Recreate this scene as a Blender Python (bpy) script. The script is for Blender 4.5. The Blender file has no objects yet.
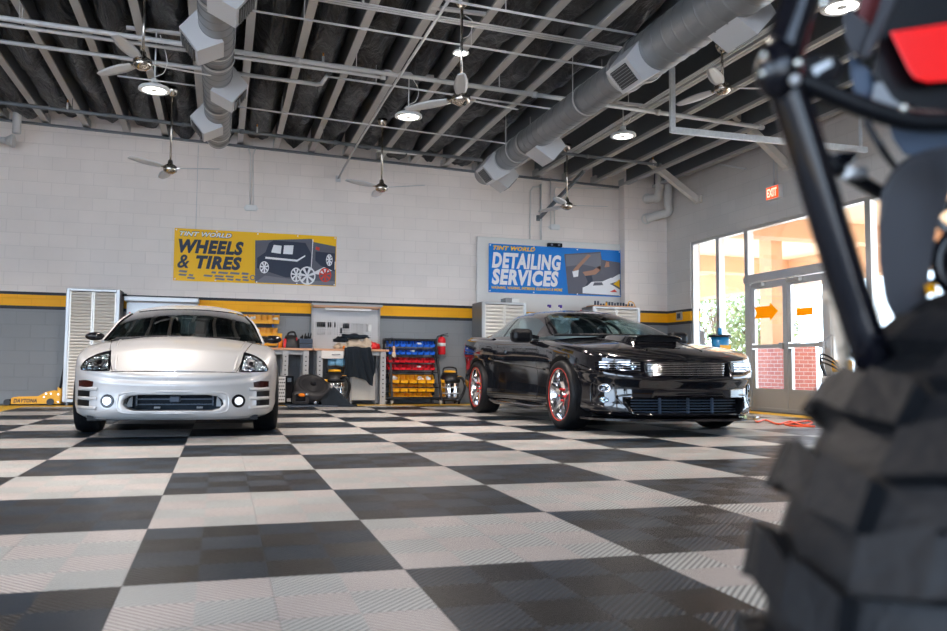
import bpy, bmesh, math, random
import numpy as np
from mathutils import Vector, Matrix
from mathutils.bvhtree import BVHTree
random.seed(7)
PI=math.pi
SC=bpy.context.scene
COL=SC.collection
# ------------------------------------------------------------------ camera model (surveyed from the floor grid)
CF,CYAW,CPIT,CROL,CH=792.3258,.2743,.0654,.0101,.6130
CCX,CCY=444.76,315.5
FW=Vector((math.sin(CYAW)*math.cos(CPIT),math.cos(CYAW)*math.cos(CPIT),math.sin(CPIT)))
R0=Vector((math.cos(CYAW),-math.sin(CYAW),0)); U0=R0.cross(FW)
RR=R0*math.cos(CROL)+U0*math.sin(CROL); UU=-R0*math.sin(CROL)+U0*math.cos(CROL)
CAM=Vector((0,0,CH))
def ray(px,py): return FW+RR*((px-CCX)/CF)-UU*((py-CCY)/CF)
def hit(px,py,ax,v):
    d=ray(px,py); return CAM+d*((v-CAM[ax])/d[ax])
def cp(px,py,dep): return CAM+ray(px,py)*dep
# ------------------------------------------------------------------ materials
def mat(name,col,rough=.5,metal=0,coat=0,emit=None,es=0,trans=0,alpha=1,spec=.5,noise=0,nscale=20,bump=0,bscale=60,ior=1.45):
    m=bpy.data.materials.new(name); m.use_nodes=True; nt=m.node_tree; b=nt.nodes['Principled BSDF']
    c=tuple(col)+(1,)
    b.inputs['Base Color'].default_value=c; b.inputs['Roughness'].default_value=rough
    b.inputs['Metallic'].default_value=metal; b.inputs['Coat Weight'].default_value=coat
    b.inputs['Coat Roughness'].default_value=.03
    b.inputs['Specular IOR Level'].default_value=spec; b.inputs['IOR'].default_value=ior
    if trans: b.inputs['Transmission Weight'].default_value=trans
    if emit: b.inputs['Emission Color'].default_value=tuple(emit)+(1,); b.inputs['Emission Strength'].default_value=es
    if noise or bump:
        tc=nt.nodes.new('ShaderNodeTexCoord')
    if noise:
        n=nt.nodes.new('ShaderNodeTexNoise'); n.inputs['Scale'].default_value=nscale; n.inputs['Detail'].default_value=4
        r=nt.nodes.new('ShaderNodeMapRange'); r.inputs['To Min'].default_value=1-noise; r.inputs['To Max'].default_value=1+noise
        x=nt.nodes.new('ShaderNodeVectorMath'); x.operation='SCALE'; x.inputs[0].default_value=tuple(col)
        nt.links.new(tc.outputs['Object'],n.inputs['Vector']); nt.links.new(n.outputs['Fac'],r.inputs['Value'])
        nt.links.new(r.outputs[0],x.inputs['Scale']); nt.links.new(x.outputs[0],b.inputs['Base Color'])
    if bump:
        n=nt.nodes.new('ShaderNodeTexNoise'); n.inputs['Scale'].default_value=bscale; n.inputs['Detail'].default_value=3
        k=nt.nodes.new('ShaderNodeBump'); k.inputs['Strength'].default_value=bump; k.inputs['Distance'].default_value=.01
        nt.links.new(tc.outputs['Object'],n.inputs['Vector']); nt.links.new(n.outputs['Fac'],k.inputs['Height']); nt.links.new(k.outputs[0],b.inputs['Normal'])
    return m
class NT:
    def __init__(s,m): s.m=m; s.t=m.node_tree; s.b=s.t.nodes['Principled BSDF']
    def n(s,ty,**k):
        o=s.t.nodes.new('ShaderNode'+ty)
        for a,v in k.items(): setattr(o,a,v)
        return o
    def l(s,a,b): s.t.links.new(a,b)
    def math(s,op,a,b=None,c=None):
        o=s.n('Math',operation=op)
        for i,v in enumerate((a,b,c)):
            if v is None: continue
            if hasattr(v,'links'): s.l(v,o.inputs[i])
            else: o.inputs[i].default_value=v
        return o.outputs[0]
    def mix(s,f,a,b):
        o=s.n('Mix',data_type='RGBA')
        for i,v in ((0,f),(6,a),(7,b)):
            if hasattr(v,'links'): s.l(v,o.inputs[i])
            else: o.inputs[i].default_value=v if i==0 else tuple(v)+(1,)
        return o.outputs[2]
    def mr(s,v,a,b,c=0,d=1):
        o=s.n('MapRange')
        s.l(v,o.inputs[0])
        for i,x in enumerate((a,b,c,d)): o.inputs[i+1].default_value=x
        return o.outputs[0]
M={}
def mk(k,*a,**kw): M[k]=mat(k,*a,**kw); return M[k]
mk('silver_paint',(.43,.435,.44),.42,.3,.8,spec=.35)
mk('black_paint',(.004,.004,.006),.08,0,1)
mk('black_plastic',(.004,.0045,.006),.35,spec=.25)
mk('gloss_black',(.004,.004,.006),.1,spec=.4)
mk('rubber',(.006,.0065,.008),.5,spec=.3,bump=.2,bscale=90)
mk('chrome',(.82,.82,.84),.08,1)
mk('brushed',(.62,.62,.63),.3,1,noise=.06)
mk('nickel',(.55,.5,.44),.2,1)
mk('red_ring',(.75,.05,.03),.35)
mk('red_bolt',(.6,.02,.02),.3,.5)
mk('disc_steel',(.35,.34,.33),.3,1)
mk('galv',(.72,.75,.77),.4,.35,noise=.2,nscale=30)
mk('duct',(.27,.28,.29),.4,.6,noise=.08,nscale=6)
mk('duct_band',(.5,.51,.52),.35,.7)
mk('register',(.58,.585,.6),.45,.25)
mk('register_dark',(.05,.055,.06),.5)
mk('joist',(.46,.45,.44),.45)
mk('pipe_grey',(.58,.58,.58),.42,.2)
mk('pipe_dark',(.15,.165,.18),.45,.2)
mk('conduit',(.75,.75,.75),.35,.2)
mk('white_paint',(.72,.7,.67),.55)
mk('beam_cream',(.66,.62,.56),.5)
mk('white_plastic',(.75,.75,.74),.4)
mk('cab_white',(.62,.6,.56),.35,.35,noise=.05)
mk('cab_frame',(.42,.43,.44),.35,.5)
mk('cab_side',(.2,.21,.22),.4,.3)
mk('yellow',(.85,.42,.012),.4)
mk('bin_yellow',(.85,.40,.006),.35)
mk('bin_blue',(.01,.12,.62),.35)
mk('bin_red',(.65,.01,.02),.35)
mk('ban_yellow',(1.0,.56,.004),.5)
mk('ban_blue',(.0,.20,.66),.5)
mk('ban_dark',(.03,.04,.07),.5)
mk('ban_white',(.88,.88,.9),.5)
mk('ban_grey',(.2,.2,.23),.5)
mk('ban_mid',(.12,.12,.15),.5)
mk('ban_red',(.7,.06,.04),.5)
mk('skin_print',(.45,.23,.15),.5)
mk('wood',(.62,.34,.2),.45,noise=.12,nscale=9)
mk('steel_leg',(.42,.42,.42),.4,.3)
mk('dark_fabric',(.006,.012,.02),.9,bump=.4,bscale=40)
mk('blue_cloth',(.16,.36,.55),.9,bump=.5)
mk('buff_wool',(.62,.5,.38),.95,bump=1,bscale=120)
mk('tool_black',(.010,.011,.014),.4)
mk('tool_blue',(.035,.055,.09),.4)
mk('red_plastic',(.7,.02,.02),.35)
mk('orange_hose',(.85,.1,.03),.4)
mk('ext_red',(.72,.02,.03),.22,coat=.5)
mk('label_white',(.8,.8,.78),.5)
mk('purple',(.08,.03,.3),.35)
mk('blue_plastic',(.02,.2,.42),.35)
mk('alum',(.58,.57,.55),.35,.7)
mk('brass',(.6,.25,.05),.3,.8)
mk('exit_lit',(.9,.1,.02),.4,emit=(1,.10,.02),es=.35)
mk('exit_text',(1,.8,.7),.4,emit=(1,.7,.5),es=.3)
mk('lamp_lit',(1,1,1),.4,emit=(1,.97,.92),es=3)
mk('fog_lit',(.9,.92,.95),.15,.3,emit=(.85,.9,1),es=.15)
mk('seat_fab',(.03,.032,.035),.8)
mk('seat_light',(.3,.34,.36),.8)
mk('grey_plastic',(.04,.04,.045),.45,spec=.25)
mk('red_panel',(.85,.0,.0),.3)
mk('maroon',(.09,.01,.01),.5)
mk('bolt_white',(.8,.78,.7),.15,.9)
mk('white_film',(.85,.85,.85),.4)
mk('orange_film',(.9,.42,.01),.5)
mk('stucco',(.62,.36,.2),.85,bump=.3,bscale=50)
mk('stucco_lt',(.78,.55,.36),.85)
mk('leaf',(.16,.2,.07),.6)
mk('bark',(.15,.1,.07),.8)
mk('concrete',(.5,.48,.45),.8,noise=.06,nscale=2)
mk('asphalt',(.22,.22,.22),.85)
mk('lamp_amber',(.03,.006,.004),.12)
mk('orange_lens',(.9,.25,.02),.2)
def glass(name,tint,mixf=.6,rough=.02):
    m=bpy.data.materials.new(name); m.use_nodes=True; nt=m.node_tree; nt.nodes.clear()
    o=nt.nodes.new('ShaderNodeOutputMaterial'); t=nt.nodes.new('ShaderNodeBsdfTransparent'); g=nt.nodes.new('ShaderNodeBsdfGlossy')
    f=nt.nodes.new('ShaderNodeLayerWeight'); f.inputs['Blend'].default_value=.5; pw=nt.nodes.new('ShaderNodeMath'); pw.operation='POWER'; pw.inputs[1].default_value=5; ad=nt.nodes.new('ShaderNodeMath'); ad.operation='MULTIPLY_ADD'; ad.inputs[1].default_value=.9; ad.inputs[2].default_value=.045; nt.links.new(f.outputs['Facing'],pw.inputs[0]); nt.links.new(pw.outputs[0],ad.inputs[0]); x=nt.nodes.new('ShaderNodeMixShader')
    t.inputs[0].default_value=tuple(tint)+(1,); g.inputs['Roughness'].default_value=rough
    g.inputs[0].default_value=(1,1,1,1)
    mm=nt.nodes.new('ShaderNodeMath'); mm.operation='MULTIPLY'; mm.inputs[1].default_value=mixf
    nt.links.new(ad.outputs[0],mm.inputs[0]); nt.links.new(mm.outputs[0],x.inputs[0]); nt.links.new(t.outputs[0],x.inputs[1]); nt.links.new(g.outputs[0],x.inputs[2]); nt.links.new(x.outputs[0],o.inputs[0])
    M[name]=m; return m
glass('car_glass',(.56,.70,.71),1.2)
glass('car_glass_dark',(.22,.27,.27),1.8)
glass('store_glass',(.93,.94,.93),.7)
glass('clear_lens',(.8,.88,.95),2)
# headlight reflector: faceted bright and dark
def reflector():
    m=mk('reflector',(.4,.5,.6),.08,1); n=NT(m)
    v=n.n('TexVoronoi'); v.inputs['Scale'].default_value=38
    tc=n.n('TexCoord'); n.l(tc.outputs['Object'],v.inputs['Vector'])
    r=n.n('ValToRGB'); r.color_ramp.elements[0].color=(.01,.015,.03,1); r.color_ramp.elements[1].color=(.65,.8,.95,1)
    r.color_ramp.elements[0].position=.2;r.color_ramp.elements[1].position=.75
    sp=n.n('SeparateColor'); n.l(v.outputs['Color'],sp.inputs[0]); n.l(sp.outputs[0],r.inputs[0]); n.l(r.outputs[0],n.b.inputs['Base Color'])
    b=n.n('Bump'); b.inputs['Strength'].default_value=.8; b.inputs['Distance'].default_value=.02; n.l(v.outputs['Distance'],b.inputs['Height']); n.l(b.outputs[0],n.b.inputs['Normal'])
reflector()
# floor: interlocking ribbed tiles in a checkerboard
FX0,FY0=-.2467,2.3909
def floor_mat():
    m=mk('floor_tiles',(.5,.5,.5),.42,spec=.12); n=NT(m)
    g=n.n('NewGeometry'); s=n.n('SeparateXYZ'); n.l(g.outputs['Position'],s.inputs[0])
    X=n.math('SUBTRACT',s.outputs[0],FX0); Y=n.math('SUBTRACT',s.outputs[1],FY0)
    def par(k):
        a=n.math('FLOOR',n.math('DIVIDE',X,k)); b=n.math('FLOOR',n.math('DIVIDE',Y,k))
        return n.math('FLOORED_MODULO',n.math('ADD',a,b),2)
    big=par(.8); sub=par(.2)
    dsum=n.math('ADD',X,Y); ddif=n.math('SUBTRACT',X,Y)
    # odd cells: ribs run along (1,1) -> vary along x-y
    coord=n.math('ADD',n.math('MULTIPLY',ddif,sub),n.math('MULTIPLY',dsum,n.math('SUBTRACT',1,sub)))
    wv=n.math('SINE',n.math('MULTIPLY',coord,2*PI/.0255))
    rib=n.mr(wv,-.55,.25)
    def edge(k,w):
        out=None
        for c in (X,Y):
            q=n.math('ABSOLUTE',n.math('SUBTRACT',n.math('FLOORED_MODULO',n.math('ADD',c,k/2),k),k/2))
            e=n.mr(q,w*.5,w)
            out=e if out is None else n.math('MINIMUM',out,e)
        return out
    ed=edge(.4,.003)
    noi=n.n('TexNoise'); noi.inputs['Scale'].default_value=2.2; noi.inputs['Detail'].default_value=5; n.l(g.outputs['Position'],noi.inputs['Vector'])
    nz=n.mr(noi.outputs['Fac'],.3,.7,.88,1.1)
    light=n.mix(sub,(.505,.465,.445),(.44,.457,.445)); dark=n.mix(sub,(.009,.010,.012),(.010,.024,.042))  # tint pairs stand in for how each rib direction catches the light
    c=n.mix(big,dark,light)
    vm=n.n('VectorMath',operation='SCALE'); n.l(c,vm.inputs[0]); n.l(nz,vm.inputs['Scale'])
    c2=n.n('VectorMath',operation='SCALE'); n.l(vm.outputs[0],c2.inputs[0]); n.l(n.math('MULTIPLY',n.mr(rib,0,1,.38,1),n.mr(ed,0,1,.75,1)),c2.inputs['Scale'])  # shade in the gaps between ribs is put into the colour
    # yellow border strips set in the floor
    x,y=s.outputs[0],s.outputs[1]
    def rect(x0,x1,y0,y1):
        a=n.math('MULTIPLY',n.math('GREATER_THAN',x,x0),n.math('LESS_THAN',x,x1)); b=n.math('MULTIPLY',n.math('GREATER_THAN',y,y0),n.math('LESS_THAN',y,y1))
        return n.math('MULTIPLY',a,b)
    yel=n.math('MAXIMUM',rect(-3.06,-2.66,-5,12.75),rect(-3.06,7.75,12.42,12.75))
    yel=n.math('MAXIMUM',yel,rect(7.36,7.75,-5,12.75))
    gry=n.math('MAXIMUM',n.math('LESS_THAN',x,-3.06),n.math('MAXIMUM',n.math('GREATER_THAN',x,7.75),n.math('GREATER_THAN',y,12.75)))
    c3=n.mix(gry,c2.outputs[0],(.05,.055,.06)); c4=n.mix(yel,c3,(.75,.45,.02))
    n.l(c4,n.b.inputs['Base Color'])
    b=n.n('Bump'); b.inputs['Strength'].default_value=.55; b.inputs['Distance'].default_value=.004
    n.l(n.math('MULTIPLY',rib,ed),b.inputs['Height']); n.l(b.outputs[0],n.b.inputs['Normal'])
    rr=n.mr(noi.outputs['Fac'],.3,.7,.3,.42); n.l(rr,n.b.inputs['Roughness'])
floor_mat()
# painted block wall
def wall_mat(name,ax,upper,lower):
    m=mk(name,upper,.6); n=NT(m)
    g=n.n('NewGeometry'); s=n.n('SeparateXYZ'); n.l(g.outputs['Position'],s.inputs[0]); z=s.outputs[2]
    cmb=n.n('CombineXYZ'); n.l(s.outputs[ax],cmb.inputs[0]); n.l(z,cmb.inputs[1])
    br=n.n('TexBrick'); n.l(cmb.outputs[0],br.inputs['Vector'])
    br.inputs['Scale'].default_value=1; br.inputs['Brick Width'].default_value=.4; br.inputs['Row Height'].default_value=.2
    br.inputs['Mortar Size'].default_value=.006; br.inputs['Mortar Smooth'].default_value=.6; br.inputs['Bias'].default_value=0
    br.inputs['Color1'].default_value=(1,1,1,1); br.inputs['Color2'].default_value=(.955,.955,.955,1); br.inputs['Mortar'].default_value=(.88,.88,.88,1)
    noi=n.n('TexNoise'); noi.inputs['Scale'].default_value=1.1; noi.inputs['Detail'].default_value=4; n.l(g.outputs['Position'],noi.inputs['Vector'])
    def band(a,b): return n.math('MULTIPLY',n.math('GREATER_THAN',z,a),n.math('LESS_THAN',z,b))
    c=n.mix(n.math('GREATER_THAN',z,1.655),lower,upper)
    c=n.mix(band(1.435,1.70),c,(.025,.03,.04)); c=n.mix(band(1.485,1.655),c,(1.0,.46,.003))
    mu=n.n('VectorMath',operation='MULTIPLY'); n.l(c,mu.inputs[0]); n.l(br.outputs['Color'],mu.inputs[1])
    sc=n.n('VectorMath',operation='SCALE'); n.l(mu.outputs[0],sc.inputs[0]); n.l(n.mr(noi.outputs['Fac'],.3,.7,.94,1.03),sc.inputs['Scale'])
    n.l(sc.outputs[0],n.b.inputs['Base Color'])
    b=n.n('Bump'); b.inputs['Strength'].default_value=.5; b.inputs['Distance'].default_value=.006; n.l(br.outputs['Fac'],b.inputs['Height']); b.invert=True
    nf=n.n('TexNoise'); nf.inputs['Scale'].default_value=70; n.l(g.outputs['Position'],nf.inputs['Vector'])
    b2=n.n('Bump'); b2.inputs['Strength'].default_value=.25; b2.inputs['Distance'].default_value=.004; n.l(nf.outputs['Fac'],b2.inputs['Height']); n.l(b.outputs[0],b2.inputs['Normal']); n.l(b2.outputs[0],n.b.inputs['Normal'])
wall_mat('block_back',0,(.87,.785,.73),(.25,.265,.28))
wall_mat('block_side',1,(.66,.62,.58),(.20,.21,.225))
def brick_mat():
    m=mk('brick_red',(.5,.2,.15),.8); n=NT(m)
    g=n.n('NewGeometry'); s=n.n('SeparateXYZ'); n.l(g.outputs['Position'],s.inputs[0]); cmb=n.n('CombineXYZ'); n.l(n.math('ADD',s.outputs[0],s.outputs[1]),cmb.inputs[0]); n.l(s.outputs[2],cmb.inputs[1])
    br=n.n('TexBrick'); n.l(cmb.outputs[0],br.inputs['Vector']); br.inputs['Scale'].default_value=1; br.inputs['Brick Width'].default_value=.2; br.inputs['Row Height'].default_value=.075; br.inputs['Mortar Size'].default_value=.006
    br.inputs['Color1'].default_value=(.45,.14,.1,1); br.inputs['Color2'].default_value=(.36,.11,.09,1); br.inputs['Mortar'].default_value=(.5,.4,.35,1)
    n.l(br.outputs['Color'],n.b.inputs['Base Color'])
brick_mat()
def vinyl_mat():
    m=mk('insulation_vinyl',(.016,.019,.024),.36); n=NT(m)
    g=n.n('NewGeometry'); mp=n.n('Mapping'); mp.inputs['Scale'].default_value=(7,1.6,3); n.l(g.outputs['Position'],mp.inputs[0])
    a=n.n('TexNoise'); a.inputs['Scale'].default_value=1; a.inputs['Detail'].default_value=5; a.inputs['Distortion'].default_value=1.2; n.l(mp.outputs[0],a.inputs['Vector'])
    b=n.n('Bump'); b.inputs['Strength'].default_value=1; b.inputs['Distance'].default_value=.08; n.l(a.outputs['Fac'],b.inputs['Height']); n.l(b.outputs[0],n.b.inputs['Normal'])
vinyl_mat()
# ------------------------------------------------------------------ mesh builder
def frame(d):
    d=d.normalized(); a=Vector((0,0,1)) if abs(d.z)<.9 else Vector((1,0,0))
    u=d.cross(a).normalized(); return u,d.cross(u).normalized()
def catmull(pts,n,closed=False):
    P=[Vector(p) for p in pts]; m=len(P)
    if m<3 and not closed: return [P[0].lerp(P[-1],i/(n-1)) for i in range(n)]
    L=[0]
    for i in range(1,m): L.append(L[-1]+(P[i]-P[i-1]).length)
    out=[]
    for k in range(n):
        s=L[-1]*k/(n-1); i=0
        while i<m-2 and s>L[i+1]: i+=1
        h=max(L[i+1]-L[i],1e-9); t=(s-L[i])/h
        p1,p2=P[i],P[i+1]
        m1=(P[i+1]-P[i-1])/(L[i+1]-L[i-1])*h if i>0 else (p2-p1)
        m2=(P[i+2]-P[i])/(L[i+2]-L[i])*h if i<m-2 else (p2-p1)
        t2,t3=t*t,t*t*t
        out.append(p1*(2*t3-3*t2+1)+m1*(t3-2*t2+t)+p2*(-2*t3+3*t2)+m2*(t3-t2))
    return out
def I1(pts):
    xs=[p[0] for p in pts]; ys=[p[1] for p in pts]; n=len(xs)
    d=[(ys[i+1]-ys[i])/(xs[i+1]-xs[i]) for i in range(n-1)]
    mm=[d[0]]+[0 if d[i-1]*d[i]<=0 else 2*d[i-1]*d[i]/(d[i-1]+d[i]) for i in range(1,n-1)]+[d[-1]]
    def f(x):
        if x<=xs[0]: return ys[0]
        if x>=xs[-1]: return ys[-1]
        i=0
        while x>xs[i+1]: i+=1
        h=xs[i+1]-xs[i]; t=(x-xs[i])/h; t2,t3=t*t,t*t*t
        return ys[i]*(2*t3-3*t2+1)+mm[i]*h*(t3-2*t2+t)+ys[i+1]*(-2*t3+3*t2)+mm[i+1]*h*(t3-t2)
    return f
class MB:
    def __init__(s): s.b=bmesh.new(); s.mi=0; s.sm=False
    def _f(s,vs,sm=None):
        try:
            f=s.b.faces.new(vs); f.material_index=s.mi; f.smooth=s.sm if sm is None else sm; return f
        except ValueError: return None
    def box(s,c,d,rot=None,bev=0):
        c=Vector(c); h=[x/2 for x in d]
        if bev:
            t=bmesh.new(); bmesh.ops.create_cube(t,size=1)
            for v in t.verts: v.co=Vector((v.co.x*d[0],v.co.y*d[1],v.co.z*d[2]))
            bmesh.ops.bevel(t,geom=t.edges[:],offset=min(bev,min(d)*.45),segments=2,affect='EDGES',profile=.5)
            mp={}
            for v in t.verts: p=v.co.copy(); p=(rot@p if rot else p)+c; mp[v.index]=s.b.verts.new(p)
            for f in t.faces: s._f([mp[v.index] for v in f.verts])
            t.free(); return s
        vs=[]
        for i in range(8):
            p=Vector(((i&1)*2-1,(i>>1&1)*2-1,(i>>2&1)*2-1)); p=Vector((p.x*h[0],p.y*h[1],p.z*h[2]))
            if rot: p=rot@p
            vs.append(s.b.verts.new(p+c))
        for f in ((0,2,3,1),(4,5,7,6),(0,1,5,4),(2,6,7,3),(0,4,6,2),(1,3,7,5)): s._f([vs[i] for i in f])
        return s
    def bb(s,x0,x1,y0,y1,z0,z1,bev=0): return s.box(((x0+x1)/2,(y0+y1)/2,(z0+z1)/2),(x1-x0,y1-y0,z1-z0),bev=bev)
    def beam(s,a,b,w,h,up=None):
        a=Vector(a); b=Vector(b); d=(b-a); L=d.length; d.normalize(); up=Vector(up or (0,0,1))
        if abs(d.dot(up))>.99: up=Vector((0,1,0))
        x=d.cross(up).normalized(); z=x.cross(d)
        R=Matrix((x,d,z)).transposed(); return s.box((a+b)/2,(w,L,h),rot=R)
    def cyl(s,a,b,r,n=16,r2=None,caps=True,sm=True):
        a=Vector(a); b=Vector(b); u,v=frame(b-a); r2=r if r2 is None else r2
        A=[];B=[]
        for i in range(n):
            t=2*PI*i/n; o=u*math.cos(t)+v*math.sin(t); A.append(s.b.verts.new(a+o*r)); B.append(s.b.verts.new(b+o*r2))
        for i in range(n): j=(i+1)%n; s._f([A[i],A[j],B[j],B[i]],sm)
        if caps: s._f(A[::-1],False); s._f(B,False)
        return s
    def tube(s,pts,r,n=10,k=None,smooth=True,caps=True):
        P=catmull(pts,k or max(8,len(pts)*6)) if smooth and len(pts)>2 else [Vector(p) for p in pts]
        rings=[]; u=None
        for i,p in enumerate(P):
            d=(P[min(i+1,len(P)-1)]-P[max(i-1,0)]).normalized()
            if u is None: u,_=frame(d)
            u=(u-d*u.dot(d)).normalized(); v=d.cross(u)
            rr=r(i/(len(P)-1)) if callable(r) else r
            rings.append([s.b.verts.new(p+(u*math.cos(2*PI*q/n)+v*math.sin(2*PI*q/n))*rr) for q in range(n)])
        for a,b in zip(rings,rings[1:]):
            for q in range(n): w=(q+1)%n; s._f([a[q],a[w],b[w],b[q]],True)
        if caps: s._f(rings[0][::-1]); s._f(rings[-1])
        return s
    def lathe(s,prof,o=(0,0,0),ax=(0,0,1),n=32,sm=True,closed=False,a0=0,a1=2*PI):
        o=Vector(o); ax=Vector(ax).normalized(); u,v=frame(ax); full=abs(a1-a0-2*PI)<1e-6
        rows=[]; m=n if full else n+1
        for (r,h) in prof:
            if abs(r)<1e-6: rows.append([s.b.verts.new(o+ax*h)]); continue
            rows.append([s.b.verts.new(o+ax*h+(u*math.cos(a0+(a1-a0)*i/n)+v*math.sin(a0+(a1-a0)*i/n))*r) for i in range(m)])
        R=rows+[rows[0]] if closed else rows
        for A,B in zip(R,R[1:]):
            for i in range(n):
                j=(i+1)%m
                if len(A)==1 and len(B)==1: continue
                if len(A)==1: s._f([A[0],B[j],B[i]],sm)
                elif len(B)==1: s._f([A[i],A[j],B[0]],sm)
                else: s._f([A[i],A[j],B[j],B[i]],sm)
        return s
    def ball(s,c,r,n=12,sc=(1,1,1),ax=None):
        c=Vector(c); rows=[]
        for i in range(n//2+1):
            t=PI*i/(n//2)
            if i in (0,n//2): rows.append([s.b.verts.new(c+Vector((0,0,r*math.cos(t)*sc[2])))])
            else: rows.append([s.b.verts.new(c+Vector((r*math.sin(t)*math.cos(2*PI*j/n)*sc[0],r*math.sin(t)*math.sin(2*PI*j/n)*sc[1],r*math.cos(t)*sc[2]))) for j in range(n)])
        for A,B in zip(rows,rows[1:]):
            for i in range(n):
                j=(i+1)%n
                if len(A)==1: s._f([A[0],B[i],B[j]],True)
                elif len(B)==1: s._f([A[i],B[0],A[j]],True)
                else: s._f([A[i],B[i],B[j],A[j]],True)
        return s
    def prism(s,poly,d,axis=1,base=None):
        """poly in the plane normal to axis (2-D), extruded from d[0] to d[1]"""
        def m(p,w): return {0:(w,p[0],p[1]),1:(p[0],w,p[1]),2:(p[0],p[1],w)}[axis]
        A=[s.b.verts.new(m(p,d[0])) for p in poly]; B=[s.b.verts.new(m(p,d[1])) for p in poly]; n=len(poly)
        s._f(A); s._f(B[::-1])
        for i in range(n): j=(i+1)%n; s._f([A[i],B[i],B[j],A[j]])
        return s
    def prism3(s,pts,vec,sm=False):
        vec=Vector(vec); A=[s.b.verts.new(Vector(p)) for p in pts]; B=[s.b.verts.new(Vector(p)+vec) for p in pts]; n=len(pts)
        s._f(A); s._f(B[::-1])
        for i in range(n): j=(i+1)%n; s._f([A[i],B[i],B[j],A[j]],sm)
        return s
    def grid(s,G,sm=True,closeu=False):
        V=[[s.b.verts.new(Vector(p)) for p in row] for row in G]
        for a,b in zip(V,V[1:]):
            n=len(a)
            for i in range(n if closeu else n-1): j=(i+1)%n; s._f([a[i],a[j],b[j],b[i]],sm)
        return V
    def xf(s,Mx): bmesh.ops.transform(s.b,matrix=Mx,verts=s.b.verts[:]); return s
def link(o): COL.objects.link(o); return o
def fin(mb,mats,name,norm=True):
    me=bpy.data.meshes.new(name)
    if norm: bmesh.ops.recalc_face_normals(mb.b,faces=mb.b.faces[:])
    mb.b.to_mesh(me); mb.b.free()
    for m in (mats if isinstance(mats,(list,tuple)) else [mats]): me.materials.append(M[m] if isinstance(m,str) else m)
    return me
def RM(o):
    r=o
    while r.parent: r=r.parent
    return Matrix.Translation(r.location)@r.rotation_euler.to_matrix().to_4x4()
def T(name,label,cat,loc=(0,0,0),group=None,rz=0):
    o=bpy.data.objects.new(name,None); o.empty_display_size=.05; link(o); o.location=loc; o.rotation_euler=(0,0,rz)
    o['label']=label; o['category']=cat
    if group: o['group']=group
    return o
def P(name,mb,mats,parent,label=None,norm=True):
    me=fin(mb,mats,name,norm); o=bpy.data.objects.new(name,me); link(o)
    me.transform(RM(parent).inverted()); o.parent=parent
    if label: o['label']=label
    return o
def TM(name,label,cat,mb,mats,loc=(0,0,0),group=None,norm=True,kind=None):
    me=fin(mb,mats,name,norm); me.transform(Matrix.Translation(-Vector(loc))); o=bpy.data.objects.new(name,me); link(o); o.location=loc
    o['label']=label; o['category']=cat
    if group: o['group']=group
    if kind: o['kind']=kind
    return o
def S(name,mb,mats,norm=True,parent=None):
    me=fin(mb,mats,name,norm); o=bpy.data.objects.new(name,me); link(o)
    if parent: o.parent=parent
    else: o['kind']='structure'
    return o
def dup(root,loc,rz=None,label=None):
    def cpy(o,par):
        c=o.copy(); link(c); c.parent=par
        for ch in list(o.children): cpy(ch,c)
        return c
    r=cpy(root,None); r.location=loc
    if rz is not None: r.rotation_euler=(0,0,rz)
    if label: r['label']=label
    return r
DG=None
def text_mb(mb,body,box,y,depth=.004,shear=0,bold=.02,plane='back'):
    """flat raised lettering filling the box (x0,z0,x1,z1) on the plane facing -y at y"""
    cu=bpy.data.curves.new('lettering','FONT'); cu.body=body; cu.shear=shear; cu.offset=bold; cu.extrude=.01; cu.resolution_u=3; cu.space_character=1+bold*2.2
    o=bpy.data.objects.new('lettering',cu); link(o); bpy.context.view_layer.update()
    me=bpy.data.meshes.new_from_object(o.evaluated_get(bpy.context.evaluated_depsgraph_get()))
    co=[v.co.copy() for v in me.vertices]; xs=[c.x for c in co]; ys=[c.y for c in co]; zs=[c.z for c in co]
    x0,z0,x1,z1=box; ax=(x1-x0)/(max(xs)-min(xs)); az=(z1-z0)/(max(ys)-min(ys)); zz=max(max(zs)-min(zs),1e-6)
    V=[mb.b.verts.new((x0+(c.x-min(xs))*ax, y-(c.z-min(zs))/zz*depth, z0+(c.y-min(ys))*az)) for c in co]
    for p in me.polygons:
        try: f=mb.b.faces.new([V[i] for i in p.vertices]); f.material_index=mb.mi
        except ValueError: pass
    bpy.data.objects.remove(o); bpy.data.meshes.remove(me); bpy.data.curves.remove(cu)
    return mb
def boolean(o,cut):
    c=bpy.data.objects.new('cutter',fin(cut,'black_plastic','cutter')); link(c)
    md=o.modifiers.new('b','BOOLEAN'); md.operation='DIFFERENCE'; md.solver='EXACT'; md.object=c
    bpy.context.view_layer.update()
    me=bpy.data.meshes.new_from_object(o.evaluated_get(bpy.context.evaluated_depsgraph_get()))
    o.modifiers.clear(); old=o.data; o.data=me; bpy.data.meshes.remove(old); bpy.data.objects.remove(c)

def film(name,col):
    m=bpy.data.materials.new(name); m.use_nodes=True; nt=m.node_tree; nt.nodes.clear()
    o=nt.nodes.new('ShaderNodeOutputMaterial'); a=nt.nodes.new('ShaderNodeBsdfTranslucent'); d=nt.nodes.new('ShaderNodeBsdfDiffuse'); x=nt.nodes.new('ShaderNodeMixShader')
    a.inputs[0].default_value=tuple(col)+(1,); d.inputs[0].default_value=tuple(col)+(1,); x.inputs[0].default_value=.5
    nt.links.new(d.outputs[0],x.inputs[1]); nt.links.new(a.outputs[0],x.inputs[2]); nt.links.new(x.outputs[0],o.inputs[0]); M[name]=m
film('orange_film',(.95,.48,.01))
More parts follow.
